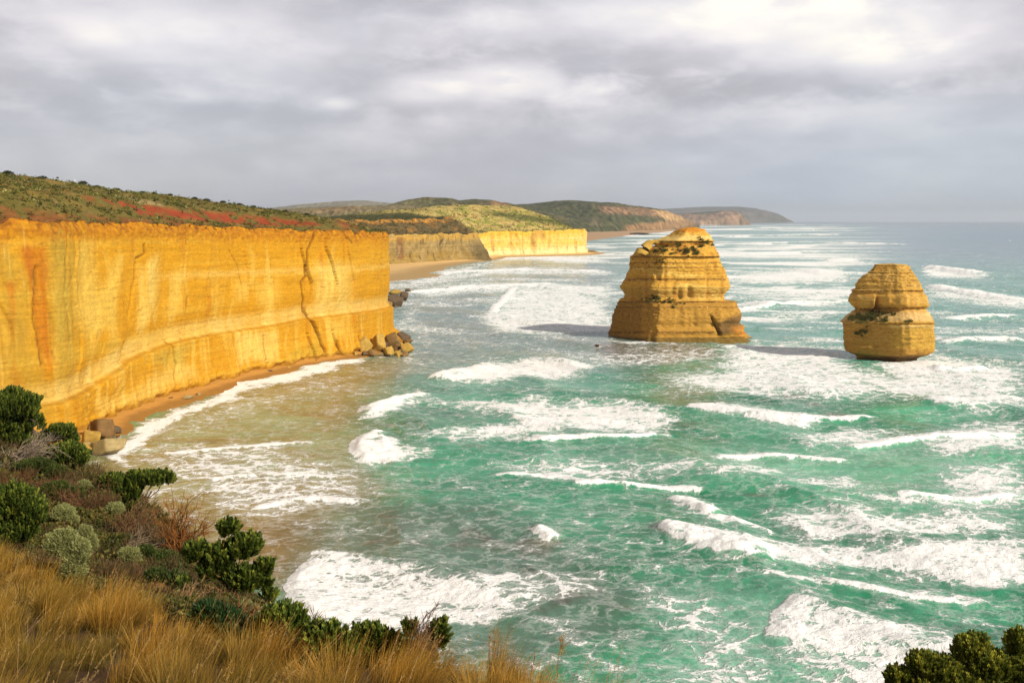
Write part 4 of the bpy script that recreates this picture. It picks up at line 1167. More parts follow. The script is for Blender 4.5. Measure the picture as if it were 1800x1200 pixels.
MAG = [(464.8, 1541, 1596), (466, 1538.5, 1598), (468, 1538, 1599), (470, 1537, 1600), (476.7, 1531, 1605), (485.8, 1519, 1611), (498.7, 1508, 1617), (508, 1506, 1621), (510.5, 1499, 1623), (512.5, 1502, 1624), (520.7, 1498.7, 1630), (529.8, 1495.6, 1632), (534, 1499, 1632), (539, 1503, 1631.6), (543, 1507, 1630.5),
       (546, 1508, 1630.7), (550, 1500, 1633), (553.7, 1495, 1635), (561, 1486.5, 1636), (565, 1484, 1636.5), (566.5, 1482, 1638), (569, 1485.5, 1636.5), (572, 1486, 1637), (595.8, 1487, 1639), (606, 1488, 1638), (614, 1488.6, 1635), (618, 1489, 1629), (621, 1496, 1621), (624, 1506, 1613), (628, 1509, 1608), (636, 1509, 1606), (656, 1509, 1606)]
MPOLY = [(-1.0, 0.1), (-0.86, -0.22), (0.10, -1.0), (0.80, -0.72), (1.0, 0.0), (0.65, 0.8), (-0.3, 0.95), (-0.85, 0.65)]
MD = 418.0
V, sec, ndx, ndy = stack_mesh(MAG, MD, MPOLY, 220, 380, 0.85, 500, 0.75)
mu, mv, _ = chart(V)
fw = 1 - sm(ndy, -0.3, 0.3)
blk = area(mu, mv, [(1508, 522), (1538, 519), (1541, 522), (1537, 545), (1512, 546)], 3, 1.0) * fw
V[..., 1] -= 2.8 * blk
hol = area(mu, mv, [(1541, 524), (1548, 526), (1552, 542), (1541, 546)], 4, 1.0) * fw
V[..., 1] += 3.0 * hol
# sloping terrace at half height: the face over it stands back, more so in the middle
ter = sm(mv, 540, 566) * (1 - sm(mv, 566, 567.5)) + (1 - sm(mv, 538, 542)) * 0
V[..., 1] += 2.2 * (1 - sm(mv, 545, 566)) * fw * sm(mv, 400, 520) + 1.8 * np.exp(-((mv - 545) / 3.5) ** 2) * fw + 0.9 * sm(mv, 511, 512.5) * (1 - sm(mv, 516, 522)) * fw
V[..., 1] -= 0.9 * np.exp(-((mv - 567) / 1.2) ** 2) * fw
c = np.zeros(mu.shape + (3,)) + np.array([0.50, 0.30, 0.06])
gn = fb3(V[..., 0] / 4, V[..., 1] / 4, V[..., 2] / 2.5, 3, 510)
gb = fbm(V[..., 2] * 0.5, mu * 0.012, 3, 511)
c = mixc(c, (0.58, 0.39, 0.12), sm(gb, 0.0, 0.5) * 0.55)
c = mixc(c, (0.36, 0.19, 0.035), sm(-gb, 0.1, 0.6) * 0.55)
c = mixc(c, (0.60, 0.45, 0.20), sm(mv, 546, 552) * (1 - sm(mv, 563, 566)) * 0.7)
c = mixc(c, (0.34, 0.19, 0.036), sm(mv, 567, 571) * 0.8)
c = mixc(c, (0.46, 0.29, 0.05), sm(mv, 570, 573) * sm(mu, 1560, 1572) * (1 - sm(mv, 610, 618)) * 0.8)  # sunlit right facet of the lower block painted lighter than the left
c = mixc(c, (0.62, 0.46, 0.18), np.exp(-((mv - 574) / 2.0) ** 2) * sm(mu, 1555, 1575) * 0.7)
pit = vn2(mu * 0.30, mv * 0.6, 514)
c = mixc(c, (0.15, 0.08, 0.02), sm(pit, 0.25, 0.55) * (0.7 * sm(mv, 474, 478) * (1 - sm(mv, 500, 506)) + 0.7 * sm(mv, 506, 511) * (1 - sm(mv, 517, 522)) + 0.55 * sm(mv, 572, 578) * (1 - sm(mv, 596, 612)) * sm(mu, 1550, 1568) + 0.12))
for y_, th in ((512, 1.4), (503, 1.1), (467, 1.0), (568.5, 1.3), (493, 1.0), (486, 0.9), (480, 1.0), (475, 0.9), (543, 1.6)):
    c = mixc(c, (0.15, 0.075, 0.02), np.exp(-((mv - y_ + 1.5 * vn2(mu * 0.05, 0 * mu, 513)) / th) ** 2) * 0.85 * sm(vn2(mu * 0.2, mv * 0.1, int(y_)), -0.4, 0.2))
stv = vn2(mu * 0.14, mv * 0.012, 512)
c = mixc(c, (0.36, 0.17, 0.03), sm(stv, 0.2, 0.6) * 0.4)
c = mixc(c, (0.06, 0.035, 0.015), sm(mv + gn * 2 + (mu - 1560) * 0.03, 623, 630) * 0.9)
c = c * (1 + 0.22 * fb3(V[..., 0] / 1.2, V[..., 1] / 1.2, V[..., 2] / 0.5, 3, 515))[..., None]
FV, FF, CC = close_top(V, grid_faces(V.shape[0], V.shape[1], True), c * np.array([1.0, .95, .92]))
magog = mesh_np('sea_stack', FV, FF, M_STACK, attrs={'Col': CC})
prop(magog, 'smaller rounded golden rock stack with a green terrace at half height', 'sea stack')
MV_ = V


# ------------------------------------------------------------------ plant building blocks
def sprig(n_wh, n_lf, seed, spread=0.75, leaf=0.42, wide=0.11):
    """upright leafy shoot of unit height: whorls of narrow leaves"""
    r = np.random.default_rng(seed)
    V_ = []
    for w_ in range(n_wh):
        h_ = w_ / max(1, n_wh - 1)
        for k_ in range(n_lf):
            a = 2 * np.pi * (k_ + 0.5 * (w_ % 2)) / n_lf + r.uniform(-.2, .2)
            tilt = (1.15 - 0.75 * h_) * spread * r.uniform(.8, 1.2)
            o_ = np.array([math.cos(a) * math.sin(tilt), math.sin(a) * math.sin(tilt), math.cos(tilt)])
            s_ = np.array([-math.sin(a), math.cos(a), 0])
            b0 = np.array([0, 0, h_ * 0.62])
            L_ = leaf * r.uniform(.8, 1.2)
            up_ = np.array([0, 0, 0.1])
            V_ += [b0, b0 + o_ * L_ * .55 + s_ * wide + up_ * L_ * .3, b0 + o_ * L_, b0 + o_ * L_ * .55 - s_ * wide + up_ * L_ * .3]
    return np.array(V_)


SPR = [sprig(5, 5, i, 0.62, 0.36, 0.075) for i in range(4)]
SPR_LO = [sprig(2, 5, 20 + i, 0.9, 0.6, 0.17) for i in range(3)]
SPR_FINE = [sprig(3, 4, 40 + i, 0.8, 0.5, 0.05) for i in range(3)]


def place_sprigs(P, D, sc, protos, cols, r, flat=1.0):
    """P (n,3), D (n,3) unit, sc (n,), cols (n,3)"""
    n_ = len(P)
    ref = np.where(np.abs(D[:, 2:3]) > 0.95, np.array([[1.0, 0, 0]]), np.array([[0, 0, 1.0]]))
    A = np.cross(D, ref); A /= np.linalg.norm(A, axis=1)[:, None]
    B = np.cross(D, A)
    th = r.uniform(0, 2 * np.pi, n_)
    A2 = A * np.cos(th)[:, None] + B * np.sin(th)[:, None]; B2 = np.cross(D, A2)
    VV, CCs = [], []
    pid = r.integers(0, len(protos), n_)
    for k_, pr in enumerate(protos):
        i = np.where(pid == k_)[0]
        if not len(i):
            continue
        v_ = P[i, None] + sc[i, None, None] * (pr[None, :, 0:1] * A2[i, None] + pr[None, :, 1:2] * B2[i, None] + pr[None, :, 2:3] * D[i, None])
        VV.append(v_.reshape(-1, 3))
        lf = r.uniform(0.75, 1.25, (len(i), len(pr) // 4))
        CCs.append((cols[i, None, None, :] * lf[:, :, None, None] * np.ones((1, 1, 4, 1))).reshape(-1, 3))
    VV = np.concatenate(VV); CCs = np.concatenate(CCs)
    return VV, np.arange(len(VV)).reshape(-1, 4), CCs


def join(parts):
    V_, F_, C_ = [], [], []
    n_ = 0
    for v_, f_, c_ in parts:
        V_.append(v_); F_.append(f_ + n_); C_.append(np.zeros((len(v_), 3)) + np.asarray(c_)); n_ += len(v_)
    return np.concatenate(V_), np.concatenate(F_), np.concatenate(C_)


def unit(v_):
    return v_ / (np.linalg.norm(v_, axis=-1, keepdims=True) + 1e-9)


# scrub on the two stacks: tufts rooted on the rock where the ledges hold soil
def scrub_on(parent, V_, fw_, tufts, seed):
    r = np.random.default_rng(seed)
    u_, v_, z_ = chart(V_)
    parts = []
    for px, py, rpx, cnt in tufts:
        for _ in range(cnt):
            a, b2 = px + r.normal(0, rpx), py + r.normal(0, rpx * 0.45)
            d_ = (u_ - a) ** 2 + (v_ - b2) ** 2 + np.where(fw_ < 0.5, 1e5, 0)
            p = V_.reshape(-1, 3)[np.argmin(d_)]
            n_ = 9
            pp = p + r.normal(0, 0.35, (n_, 3)) * np.array([1, .6, .5]) + np.array([0, -0.3, 0.1])
            dd = unit(r.normal(0, .5, (n_, 3)) + np.array([0, -0.5, 0.9]))
            col = np.array([0.12, 0.125, 0.025]) * r.uniform(.5, 1.5) * np.ones((n_, 3)) + r.uniform(0, .03) * np.array([1, .5, 0])
            parts.append(place_sprigs(pp, dd, r.uniform(.45, .85, n_), SPR_LO, col, r))
    V2, F2, C2 = join(parts)
    o_ = mesh_np('scrub', V2, F2, M_LEAF, parent, False, {'Col': C2})
    o_['kind'] = 'stuff'


scrub_on(gog, GV, GN, [(1205, 442, 7, 26), (1193, 432, 5, 10), (1230, 433, 3, 8), (1238, 424, 5, 14), (1226, 446, 3, 6), (1160, 440, 6, 12), (1150, 443, 3, 4), (1253, 431, 1.5, 4), (1181, 447, 2, 4), (1218, 438, 4, 6),
                       (1150, 528, 10, 22), (1140, 530, 4, 8), (1175, 530, 10, 12), (1192, 537, 5, 4), (1165, 460, 6, 6), (1125, 434, 3, 5), (1168, 437, 8, 8)], 1)
scrub_on(magog, MV_, fw, [(1508, 558, 8, 28), (1530, 556, 7, 20), (1546, 552, 8, 22), (1555, 564, 4, 10), (1515, 564, 8, 12), (1535, 560, 6, 10), (1512, 586, 7, 14), (1500, 561, 5, 10), (1597, 566, 4, 5), (1572, 553, 2, 3)], 2)


# ------------------------------------------------------------------ fallen rocks
def boulder(seed, n1=34, n2=22, rough=0.07):
    r = np.random.default_rng(seed)
    th = np.linspace(0, 2 * np.pi, n1, endpoint=False); ph = np.linspace(0.02, np.pi - 0.02, n2)
    D = np.stack([np.sin(ph)[:, None] * np.cos(th)[None], np.sin(ph)[:, None] * np.sin(th)[None], np.cos(ph)[:, None] + 0 * th[None]], -1)
    rad = np.full(D.shape[:2], 1.5)
    Q = np.linalg.qr(r.normal(0, 1, (3, 3)))[0]
    nrms = [(unit(sg * Q[i] + r.normal(0, .16, 3)), r.uniform(.62, .95)) for i in range(3) for sg in (-1, 1)]
    nrms += [(unit(r.normal(0, 1, 3)), r.uniform(.72, 1.0)) for _ in range(4)]
    for nrm, off_ in nrms:
        dd = D @ nrm
        rad = np.minimum(rad, np.where(dd > 0.05, off_ / np.maximum(dd, 0.05), 9))
    rad = rad * (1 + rough * fb3(D[..., 0] * 2.5, D[..., 1] * 2.5, D[..., 2] * 2.5, 3, seed))
    V_ = D * rad[..., None]
    f_ = grid_faces(n2, n1, True)
    return V_.reshape(-1, 3), f_[:, ::-1]


BLD = [boulder(600 + i) for i in range(7)]
ROCKS = [  # px, py of the foot, half width px, half height px, base z, colour, label
    (636, 607, 15, 15, 'big square brown block leaning on the foot of the golden cliff', 'y'), (664, 603, 14, 15, 'tall cracked yellow block below the cliff point', 'y'),
    (690, 600, 14, 12, 'slanting brown slab under the tip of the golden cliff', 'd'), (706, 593, 14, 8, 'dark wedge shaped rock jutting from the cliff point', 'k'),
    (716, 611, 11, 8, 'outermost yellow boulder off the golden cliff point', 'y'), (684, 618, 9, 7, 'yellow boulder at the waterline below the cliff point', 'y'),
    (698, 612, 8, 6, 'small tan boulder between two yellow boulders at the point', 'd'), (655, 620, 8, 5, 'low brown rock at the waterline beside the beach end', 'd'),
    (640, 621, 5, 4, 'small dark rock at the end of the orange beach', 'k'), (674, 608, 9, 7, 'dark grey boulder wedged among yellow blocks at the point', 'k'), (624, 622, 5, 4, 'smallest yellow rock on the orange beach end', 'y'),
    (690, 528, 15, 11, 'largest brown rock in the surf behind the cliff', 'k'), (708, 523, 9, 7, 'round dark rock in the surf behind the cliff', 'k'), (694, 514, 12, 4, 'flat yellow rock behind the brown rocks in the surf', 'y'),
    (716, 511, 5, 3.5, 'little lone rock farthest out behind the cliff', 'k'), (684, 536, 7, 6, 'tan rock nearest the cliff wall in the surf', 'd'),
    (178, 757, 26, 20, 'large fallen block with shade painted into its colour at the near end of the orange beach', 'o'), (158, 772, 18, 17, 'pale block behind the shrubs at the near beach end', 'y'), (187, 785, 28, 14, 'sloping pale slab running into the wash', 'p'),
    (205, 757, 8, 6, 'small brown rock beside the large fallen block', 'k'), (208, 776, 7, 6, 'small rock at the seaward edge of the pale slab', 'o'), (150, 790, 14, 8, 'yellow rock on the sand below the shrubs', 'y'),
    (330, 698, 9, 3.6, 'flat pale rock lying on the orange beach', 'p'), (348, 693, 5, 2.4, 'small grey rock next to the flat pale rock on the beach', 'p'), (404, 658, 5, 3, 'low brown rock at the cliff foot above the beach', 'o'), (412, 655, 4, 4, 'upright rust coloured rock at the cliff foot', 'o'), (374, 668, 5, 2.5, 'rust coloured rock half buried at the cliff foot', 'o'), (440, 652, 4, 2.5, 'small rock at the cliff foot near the far end of the beach', 'o'),
    (1050, 607, 4, 2.2, 'small dark rock awash beside the larger stack', 'k'),
    (1040, 443, 9, 2.5, 'low rock ledge off the tip of the middle headland', 'd'), (1030, 441.5, 7, 3, 'brown rock at the tip of the middle headland', 'd'), (848, 452, 10, 6, 'dark rock pile at the foot of the slump on the grey cliff', 'd'), (838, 450, 9, 7, 'brown block on the slump of the grey cliff', 'd'),
    (1128, 411, 14, 1.6, 'thin dark reef at the end of the far beach', 'k'),
]
RC = {'y': (0.40, 0.25, 0.055), 'd': (0.22, 0.135, 0.05), 'k': (0.11, 0.075, 0.045), 'o': (0.17, 0.095, 0.035), 'p': (0.33, 0.25, 0.115)}  # rust tone darkened to paint shade on the large fallen block
for i, (px, py, rx, ry, lab, cc) in enumerate(ROCKS):
    if 620 < px < 730 and py > 585: rx, ry = rx * 1.05, ry * 1.05
    foot = at_z(px, py + ry * 0.9, 0.3)
    k_ = foot[1] / F
    v_, f_ = BLD[i % 7]
    a = i * 1.3
    rot = np.array([[math.cos(a), -math.sin(a), 0], [math.sin(a), math.cos(a), 0], [0, 0, 1]])
    w_ = v_ @ rot.T
    w_ = w_ * np.array([rx * k_, rx * k_ * 0.8, ry * k_ * 1.15])
    # tilt
    ti = (0.5 if i % 2 else -0.4)
    rot2 = np.array([[math.cos(ti), 0, math.sin(ti)], [0, 1, 0], [-math.sin(ti), 0, math.cos(ti)]])
    if ry > 5: w_ = w_ @ rot2.T
    col = np.zeros((len(w_), 3)) + np.array(RC[cc])
    nn = fb3(w_[:, 0], w_[:, 1], w_[:, 2], 3, i + 700)
    col = col * (1 + 0.3 * nn)[:, None]
    wet = (1 - sm(w_[:, 2] + ry * k_ * 0.9 + 0.3, 0.3, 1.2)) * 0.6
    col = mixc(col, np.array([0.07, 0.05, 0.03]), wet)
    o = mesh_np('rock', w_, f_, M_ROCK, None, False, {'Col': col})
    o.location = (foot[0], foot[1] + rx * k_ * 0.4, 0.3 + ry * k_ * 0.85)
    prop(o, lab, 'rock', 'fallen rocks along the shore')

RUB = np.random.default_rng(77)
RUBM = {}
for nm, cnt, fx, fy, lab, ccs in (('p', 30, (612, 728), (598, 626), 'small broken rock in the rubble below the golden cliff point', 'ykdo'), ('n', 16, (140, 222), (738, 800), 'small broken rock among the fallen blocks at the near beach end', 'opky'),
                                  ('b', 22, (240, 560), None, 'small rust coloured rock at the foot of the golden cliff beside the beach', 'okdy'), ('s', 9, (680, 722), (508, 540), 'small broken rock in the surf behind the golden cliff', 'kdk')):
    for k_ in range(cnt):
        px = RUB.uniform(*fx)
        if fy: py = RUB.uniform(*fy)
        else: py = np.interp(px, [240, 330, 420, 500, 580], [722, 694, 664, 645, 632]) + RUB.uniform(-1.5, 3.0)
        p = at_z(px, py, 0.4)
        sz = RUB.uniform(0.5, 1.0) ** 2 * (2.2 if nm in 'pns' else 1.2)
        ck = ccs[k_ % len(ccs)]; bi = k_ % 7
        if (bi, ck) not in RUBM:
            v_, f_ = BLD[bi]
            cc = np.array(RC[ck]) * (1 + 0.3 * fb3(v_[:, 0] * 2, v_[:, 1] * 2, v_[:, 2] * 2, 3, bi))[:, None]
            o = mesh_np('rock', v_, f_, M_ROCK, None, False, {'Col': cc}); RUBM[(bi, ck)] = o
        else:
            o = RUBM[(bi, ck)].copy(); COL.objects.link(o)
        o.location = (p[0], p[1], 0.3 + sz * 0.25)
        o.scale = (sz * RUB.uniform(.8, 1.3), sz * RUB.uniform(.7, 1.1), sz * RUB.uniform(.5, .9))
        o.rotation_euler = tuple(RUB.uniform(-.5, .5, 2)) + (RUB.uniform(0, 6.2),)
        prop(o, lab, 'rock', lab.replace('small', 'small loose'))

# ------------------------------------------------------------------ near headland (the slope below the lookout)
EDGE = [(-47, 92), (-31, 66), (-17.5, 45), (-9.5, 30), (-5.5, 20), (-2.6, 14), (-0.6, 10.5), (1.0, 8.6), (3.5, 8.2), (7, 8), (14, 6), (40, 0), (80, -12)]
LANDP = [(80, -160), (-140, -160), (-130, 40), (-112, 92), (-85, 112), (-62, 110)] + EDGE
TY = np.array([-60, -5, 0, 5, 9, 16, 28, 45, 65, 80, 110]); TZ = np.array([59.0, 58.4, 57.9, 57.0, 55.7, 53.6, 50.4, 47.4, 44.4, 42.5, 39.0])


def terrain(x, y):
    x = np.asarray(x, float); y = np.asarray(y, float)
    z = np.interp(y, TY, TZ)
    sd = poly_sd(x.ravel(), y.ravel(), LANDP).reshape(x.shape)
    sc = np.clip(y / 30, 0.25, 1.0)
    z = z + sc * (0.9 * fbm(x / 9, y / 9, 3, 800) + 0.25 * fbm(x / 2.2, y / 2.2, 2, 801))
    near = np.clip(-sd, 0, 6)
    z = z - 1.2 * np.exp(-near / 2.5) * sc
    o_ = np.maximum(sd, 0)
    z = z - (1.0 * np.minimum(o_, 3) + 2.4 * np.maximum(o_ - 3, 0)) * (1 + 0.25 * fbm(x / 7, y / 7, 2, 803))
    return np.maximum(z, -3.0)


def hit(px, py):
    r = ray(px, py)
    t_ = np.geomspace(3, 220, 1400)
    Pp = CAM[None] + r[None] * t_[:, None]
    zz_ = terrain(Pp[:, 0], Pp[:, 1])
    b2 = np.where(Pp[:, 2] < zz_)[0]
    return Pp[b2[0]] if len(b2) else None


tx = np.concatenate([np.linspace(-170, -60, 60), np.linspace(-59.4, 22, 210), np.linspace(24, 110, 40)])
ty = np.concatenate([np.linspace(-160, -4, 30), np.linspace(-3.6, 40, 150), np.linspace(40.6, 150, 150)])
TXg, TYg = np.meshgrid(tx, ty)
TZg = terrain(TXg, TYg)
tn = fbm(TXg / 3, TYg / 3, 4, 810)
tc_ = np.zeros(TXg.shape + (3,)) + np.array([0.085, 0.045, 0.018])
tc_ = mixc(tc_, (0.05, 0.05, 0.014), sm(tn, 0.0, 0.4) * 0.8)
tc_ = mixc(tc_, (0.15, 0.065, 0.022), sm(-tn, 0.2, 0.6) * 0.8)
tc_ = mixc(tc_, (0.34, 0.19, 0.05), (1 - sm(TZg, 12, 30)) * 0.8)
ter_o = mesh_np('ground', np.stack([TXg, TYg, TZg], -1).reshape(-1, 3), grid_faces(*TXg.shape), M_SOIL, attrs={'Col': tc_.reshape(-1, 3)})
prop(ter_o, 'steep brown slope below the lookout carrying grass and shrubs', 'slope', kind='structure')


# ------------------------------------------------------------------ shrubs on the near slope
BARK = np.array([0.16, 0.09, 0.045]); GREYBARK = np.array([0.30, 0.22, 0.14])


def curve(a, b2, sag, r, n_=7, wig=0.06):
    a = np.array(a, float); b2 = np.array(b2, float)
    t_ = np.linspace(0, 1, n_)[:, None]
    L_ = np.linalg.norm(b2 - a)
    p = a * (1 - t_) + b2 * t_ + np.array(sag) * (4 * t_ * (1 - t_)) * L_
    p[1:-1] += r.normal(0, wig * L_, (n_ - 2, 3))
    return p


def shrub(name, label, base, lobes, sprig_m, col, seed, dist=None, protos=SPR, density=1.0, up=0.9, wind=(0.15, 0.1), tip=None, bark=BARK, group=None, cat='shrub', depth_k=0.8):
    """base and lobes are survey sightings; lobes (px, py, rx, ry) stand over the base at its distance"""
    r = np.random.default_rng(seed)
    bp_ = hit(*base) if dist is None else None
    if bp_ is None:
        bp_ = at_y(base[0], base[1], dist)
        bp_[2] = terrain(bp_[0:1], bp_[1:2])[0]
    D_ = bp_[1]
    root = empty(name, bp_)
    prop(root, label, cat, group)
    fol, br = [], []
    for (px, py, rx, ry) in lobes:
        dd = D_ + r.uniform(-.5, .5) * rx / F * D_ * 0.5
        cpt = at_y(px, py, dd) - bp_
        R3 = np.array([rx / F * dd, rx / F * dd * depth_k, ry / F * dd])
        ar = 2.6 * np.pi * ((R3[0] * R3[1]) ** .8 + (R3[0] * R3[2]) ** .8 + (R3[1] * R3[2]) ** .8) / 1.6
        n_ = int(np.clip(density * 1.5 * ar / (sprig_m * 0.42) ** 2, 30, 2600))
        nd = unit(r.normal(0, 1, (n_, 3)))
        nd[:, 2] = np.where(nd[:, 2] < -0.45, -nd[:, 2], nd[:, 2])
        lump = 1 + 0.22 * vn3(nd[:, 0] * 2.2 + px, nd[:, 1] * 2.2, nd[:, 2] * 2.2 + py, seed)
        rad = r.uniform(.72, 1.0, n_) * lump
        p = cpt + nd * R3 * rad[:, None]
        dr = unit(nd * 0.55 + np.array([wind[0], wind[1], up]) + r.normal(0, .22, (n_, 3)))
        k2 = r.uniform(.7, 1.3, (n_, 1))
        cl_ = np.array(col) * k2 * (1 + 0.25 * vn3(nd[:, 0] * 3 + 5, nd[:, 1] * 3, nd[:, 2] * 3, seed + 1))[:, None]
        if tip is not None:
            cl_ = mixc(cl_, np.array(tip), sm(r.uniform(0, 1, n_), .55, 1.0) * 0.8)
        fol.append(place_sprigs(p - dr * sprig_m * .5, dr, sprig_m * r.uniform(.75, 1.25, n_), protos, cl_, r))
        w_ = max(0.012, 0.055 * R3[0])
        for _ in range(3):
            e = cpt + unit(r.normal(0, 1, 3)) * R3 * 0.55
            v_, f_ = tube(curve((r.normal(0, .06), r.normal(0, .06), -0.1), e, (0, 0, r.uniform(-.05, .12)), r), np.linspace(w_, w_ * .3, 7), 5)
            br.append((v_, f_, bark * r.uniform(.7, 1.2)))
    v_, f_, c_ = join(fol)
    mesh_np('foliage', v_, f_, M_LEAF, root, False, {'Col': c_})
    v_, f_, c_ = join(br)
    mesh_np('branches', v_, f_, M_BARK, root, True, {'Col': c_})
    return root


DG = (0.070, 0.104, 0.014); DGT = (0.32, 0.35, 0.05)
kw = dict(col=DG, tip=DGT, group='dark green shrubs on the near slope')
shrub('shrub', 'tall dark green shrub against the golden cliff at the top of the slope', (20, 800), [(22, 716, 50, 30), (-15, 740, 60, 42), (48, 742, 28, 20), (10, 765, 50, 26), (-60, 720, 50, 40)], 0.42, seed=11, **kw)
shrub('shrub', 'small flat topped dark shrub with a pale trunk beside the fallen block', (105, 800), [(108, 757, 26, 11), (86, 770, 20, 13), (125, 770, 14, 12), (70, 782, 14, 10)], 0.40, seed=12, bark=np.array([0.42, 0.27, 0.13]), **kw)
shrub('shrub', 'spreading dark shrub just below the flat topped one', (112, 826), [(118, 797, 38, 17), (90, 806, 26, 14), (142, 806, 14, 12)], 0.38, seed=13, **kw)
shrub('shrub', 'wind swept dark shrub reaching out level over the shallows', (238, 910), [(276, 841, 32, 11), (244, 842, 24, 13), (232, 862, 20, 18), (228, 885, 14, 14)], 0.34, seed=14, **kw)
shrub('shrub', 'small dark shrub touching the wind swept one', (195, 872), [(196, 848, 22, 15), (212, 858, 12, 10)], 0.34, seed=15, **kw)
shrub('shrub', 'big rosette leaved dark shrub at the left edge above the golden grass', (20, 975), [(24, 885, 46, 34), (-14, 905, 50, 44), (55, 905, 28, 28), (10, 940, 44, 24), (40, 930, 26, 22)], 0.27, seed=16, **kw)
shrub('shrub', 'open dark shrub of many separate leaf heads overhanging the brown water', (404, 1070), [(401, 930, 16, 10), (430, 962, 30, 20), (344, 973, 20, 14), (386, 982, 26, 20), (434, 1020, 30, 22), (468, 1000, 12, 13), (472, 1052, 11, 16), (372, 1003, 26, 12), (322, 1033, 13, 12), (400, 1010, 16, 12), (468, 1030, 7, 10)], 0.26, seed=17, bark=np.array([0.30, 0.16, 0.07]), **kw)
shrub('shrub', 'low bright dark green mat hugging the slope under the open shrub', (385, 1118), [(385, 1092, 36, 16), (365, 1080, 26, 12), (410, 1100, 22, 14)], 0.17, seed=18, protos=SPR_FINE, col=(0.022, 0.055, 0.012), tip=(0.05, 0.09, 0.02), group='dark green shrubs on the near slope')
shrub('shrub', 'rounded dark shrub above the golden grass, left of three beside white foam', (505, 1150), [(497, 1095, 38, 22), (535, 1112, 14, 16), (480, 1118, 26, 16)], 0.22, seed=19, **kw)
shrub('shrub', 'middle rounded dark shrub of the three beside white foam', (575, 1175), [(572, 1128, 40, 22), (560, 1152, 36, 18), (600, 1150, 22, 16)], 0.20, seed=20, **kw)
shrub('shrub', 'right hand two humped dark shrub of the three beside white foam', (655, 1170), [(644, 1121, 30, 17), (625, 1138, 28, 18), (676, 1130, 20, 16), (697, 1142, 12, 14), (650, 1150, 34, 16)], 0.19, seed=21, **kw)
shrub('shrub', 'bare twigged shrub holding one upright green leaf head over the water', (728, 1178), [(769, 1122, 15, 22), (722, 1107, 10, 7), (775, 1108, 10, 12)], 0.18, seed=22, bark=np.array([0.20, 0.11, 0.07]), **kw)
shrub('shrub', 'olive green bush in the bottom right corner against the foam', (1690, 1262), [(1708, 1142, 32, 22), (1620, 1166, 28, 16), (1578, 1190, 22, 14), (1792, 1134, 24, 24), (1742, 1172, 44, 26), (1655, 1182, 40, 22), (1690, 1215, 110, 40), (1800, 1190, 50, 50)], 0.15, seed=23, dist=11.5, col=(0.15, 0.175, 0.024), tip=(0.60, 0.56, 0.08), density=1.3, group='dark green shrubs on the near slope')

shrub('shrub', 'low leafy green shrub beneath the upright orange brown twigs', (290, 1002), [(284, 985, 28, 11), (322, 1000, 24, 10), (256, 972, 18, 9)], 0.20, seed=61, protos=SPR_FINE, col=(0.05, 0.075, 0.014), tip=(0.14, 0.17, 0.03), group='dark green shrubs on the near slope')
shrub('shrub', 'low dark green shrub just left of the open shrub, above the tan fronds', (305, 1042), [(302, 1024, 28, 14), (272, 1016, 18, 10)], 0.20, seed=62, protos=SPR_FINE, col=(0.04, 0.062, 0.012), tip=(0.10, 0.13, 0.025), group='dark green shrubs on the near slope')
shrub('shrub', 'small leafy green shrub right of the rosette leaved one', (104, 884), [(98, 862, 28, 12), (130, 868, 20, 9)], 0.24, seed=63, protos=SPR_FINE, col=(0.06, 0.08, 0.014), tip=(0.16, 0.18, 0.03), group='dark green shrubs on the near slope')
shrub('shrub', 'patchy green shrub under the grey sweeping branches', (66, 842), [(62, 818, 32, 10), (98, 830, 22, 9)], 0.26, seed=64, protos=SPR_FINE, col=(0.055, 0.075, 0.014), tip=(0.14, 0.16, 0.03), group='dark green shrubs on the near slope')

SIL = (0.30, 0.31, 0.11)
kc = dict(col=SIL, tip=(0.46, 0.46, 0.20), group='silvery cushion bushes', protos=SPR_FINE, density=1.15, up=0.5)
shrub('cushion_bush', 'largest silver green cushion bush above the golden grass', (125, 1032), [(112, 960, 26, 30), (140, 972, 18, 24), (128, 998, 20, 24), (96, 955, 18, 16)], 0.13, seed=31, **kc)
shrub('cushion_bush', 'rounded silver cushion bush directly above the largest one', (112, 928), [(112, 903, 19, 14), (128, 915, 10, 9)], 0.14, seed=32, **kc)
shrub('cushion_bush', 'narrow silver cushion bush touching the right side of the largest one', (163, 985), [(162, 955, 9, 18), (150, 935, 11, 10)], 0.13, seed=33, **kc)
shrub('cushion_bush', 'small silver cushion bush half hidden in brown grass by the bare earth bank', (233, 1002), [(235, 980, 11, 17), (222, 975, 12, 12)], 0.13, seed=34, **kc)
shrub('cushion_bush', 'lone silver cushion bush among brown twigs under the wind swept shrub', (200, 918), [(202, 896, 16, 12), (190, 904, 10, 8)], 0.15, seed=35, **kc)
shrub('cushion_bush', 'tiny pale cushion bush below the spreading dark shrub', (147, 866), [(147, 853, 12, 7)], 0.18, seed=36, **kc)
shrub('cushion_bush', 'pale cushion bush among twigs left of the rounded shrubs', (440, 1098), [(441, 1080, 11, 12), (432, 1070, 8, 8)], 0.13, seed=37, **kc)


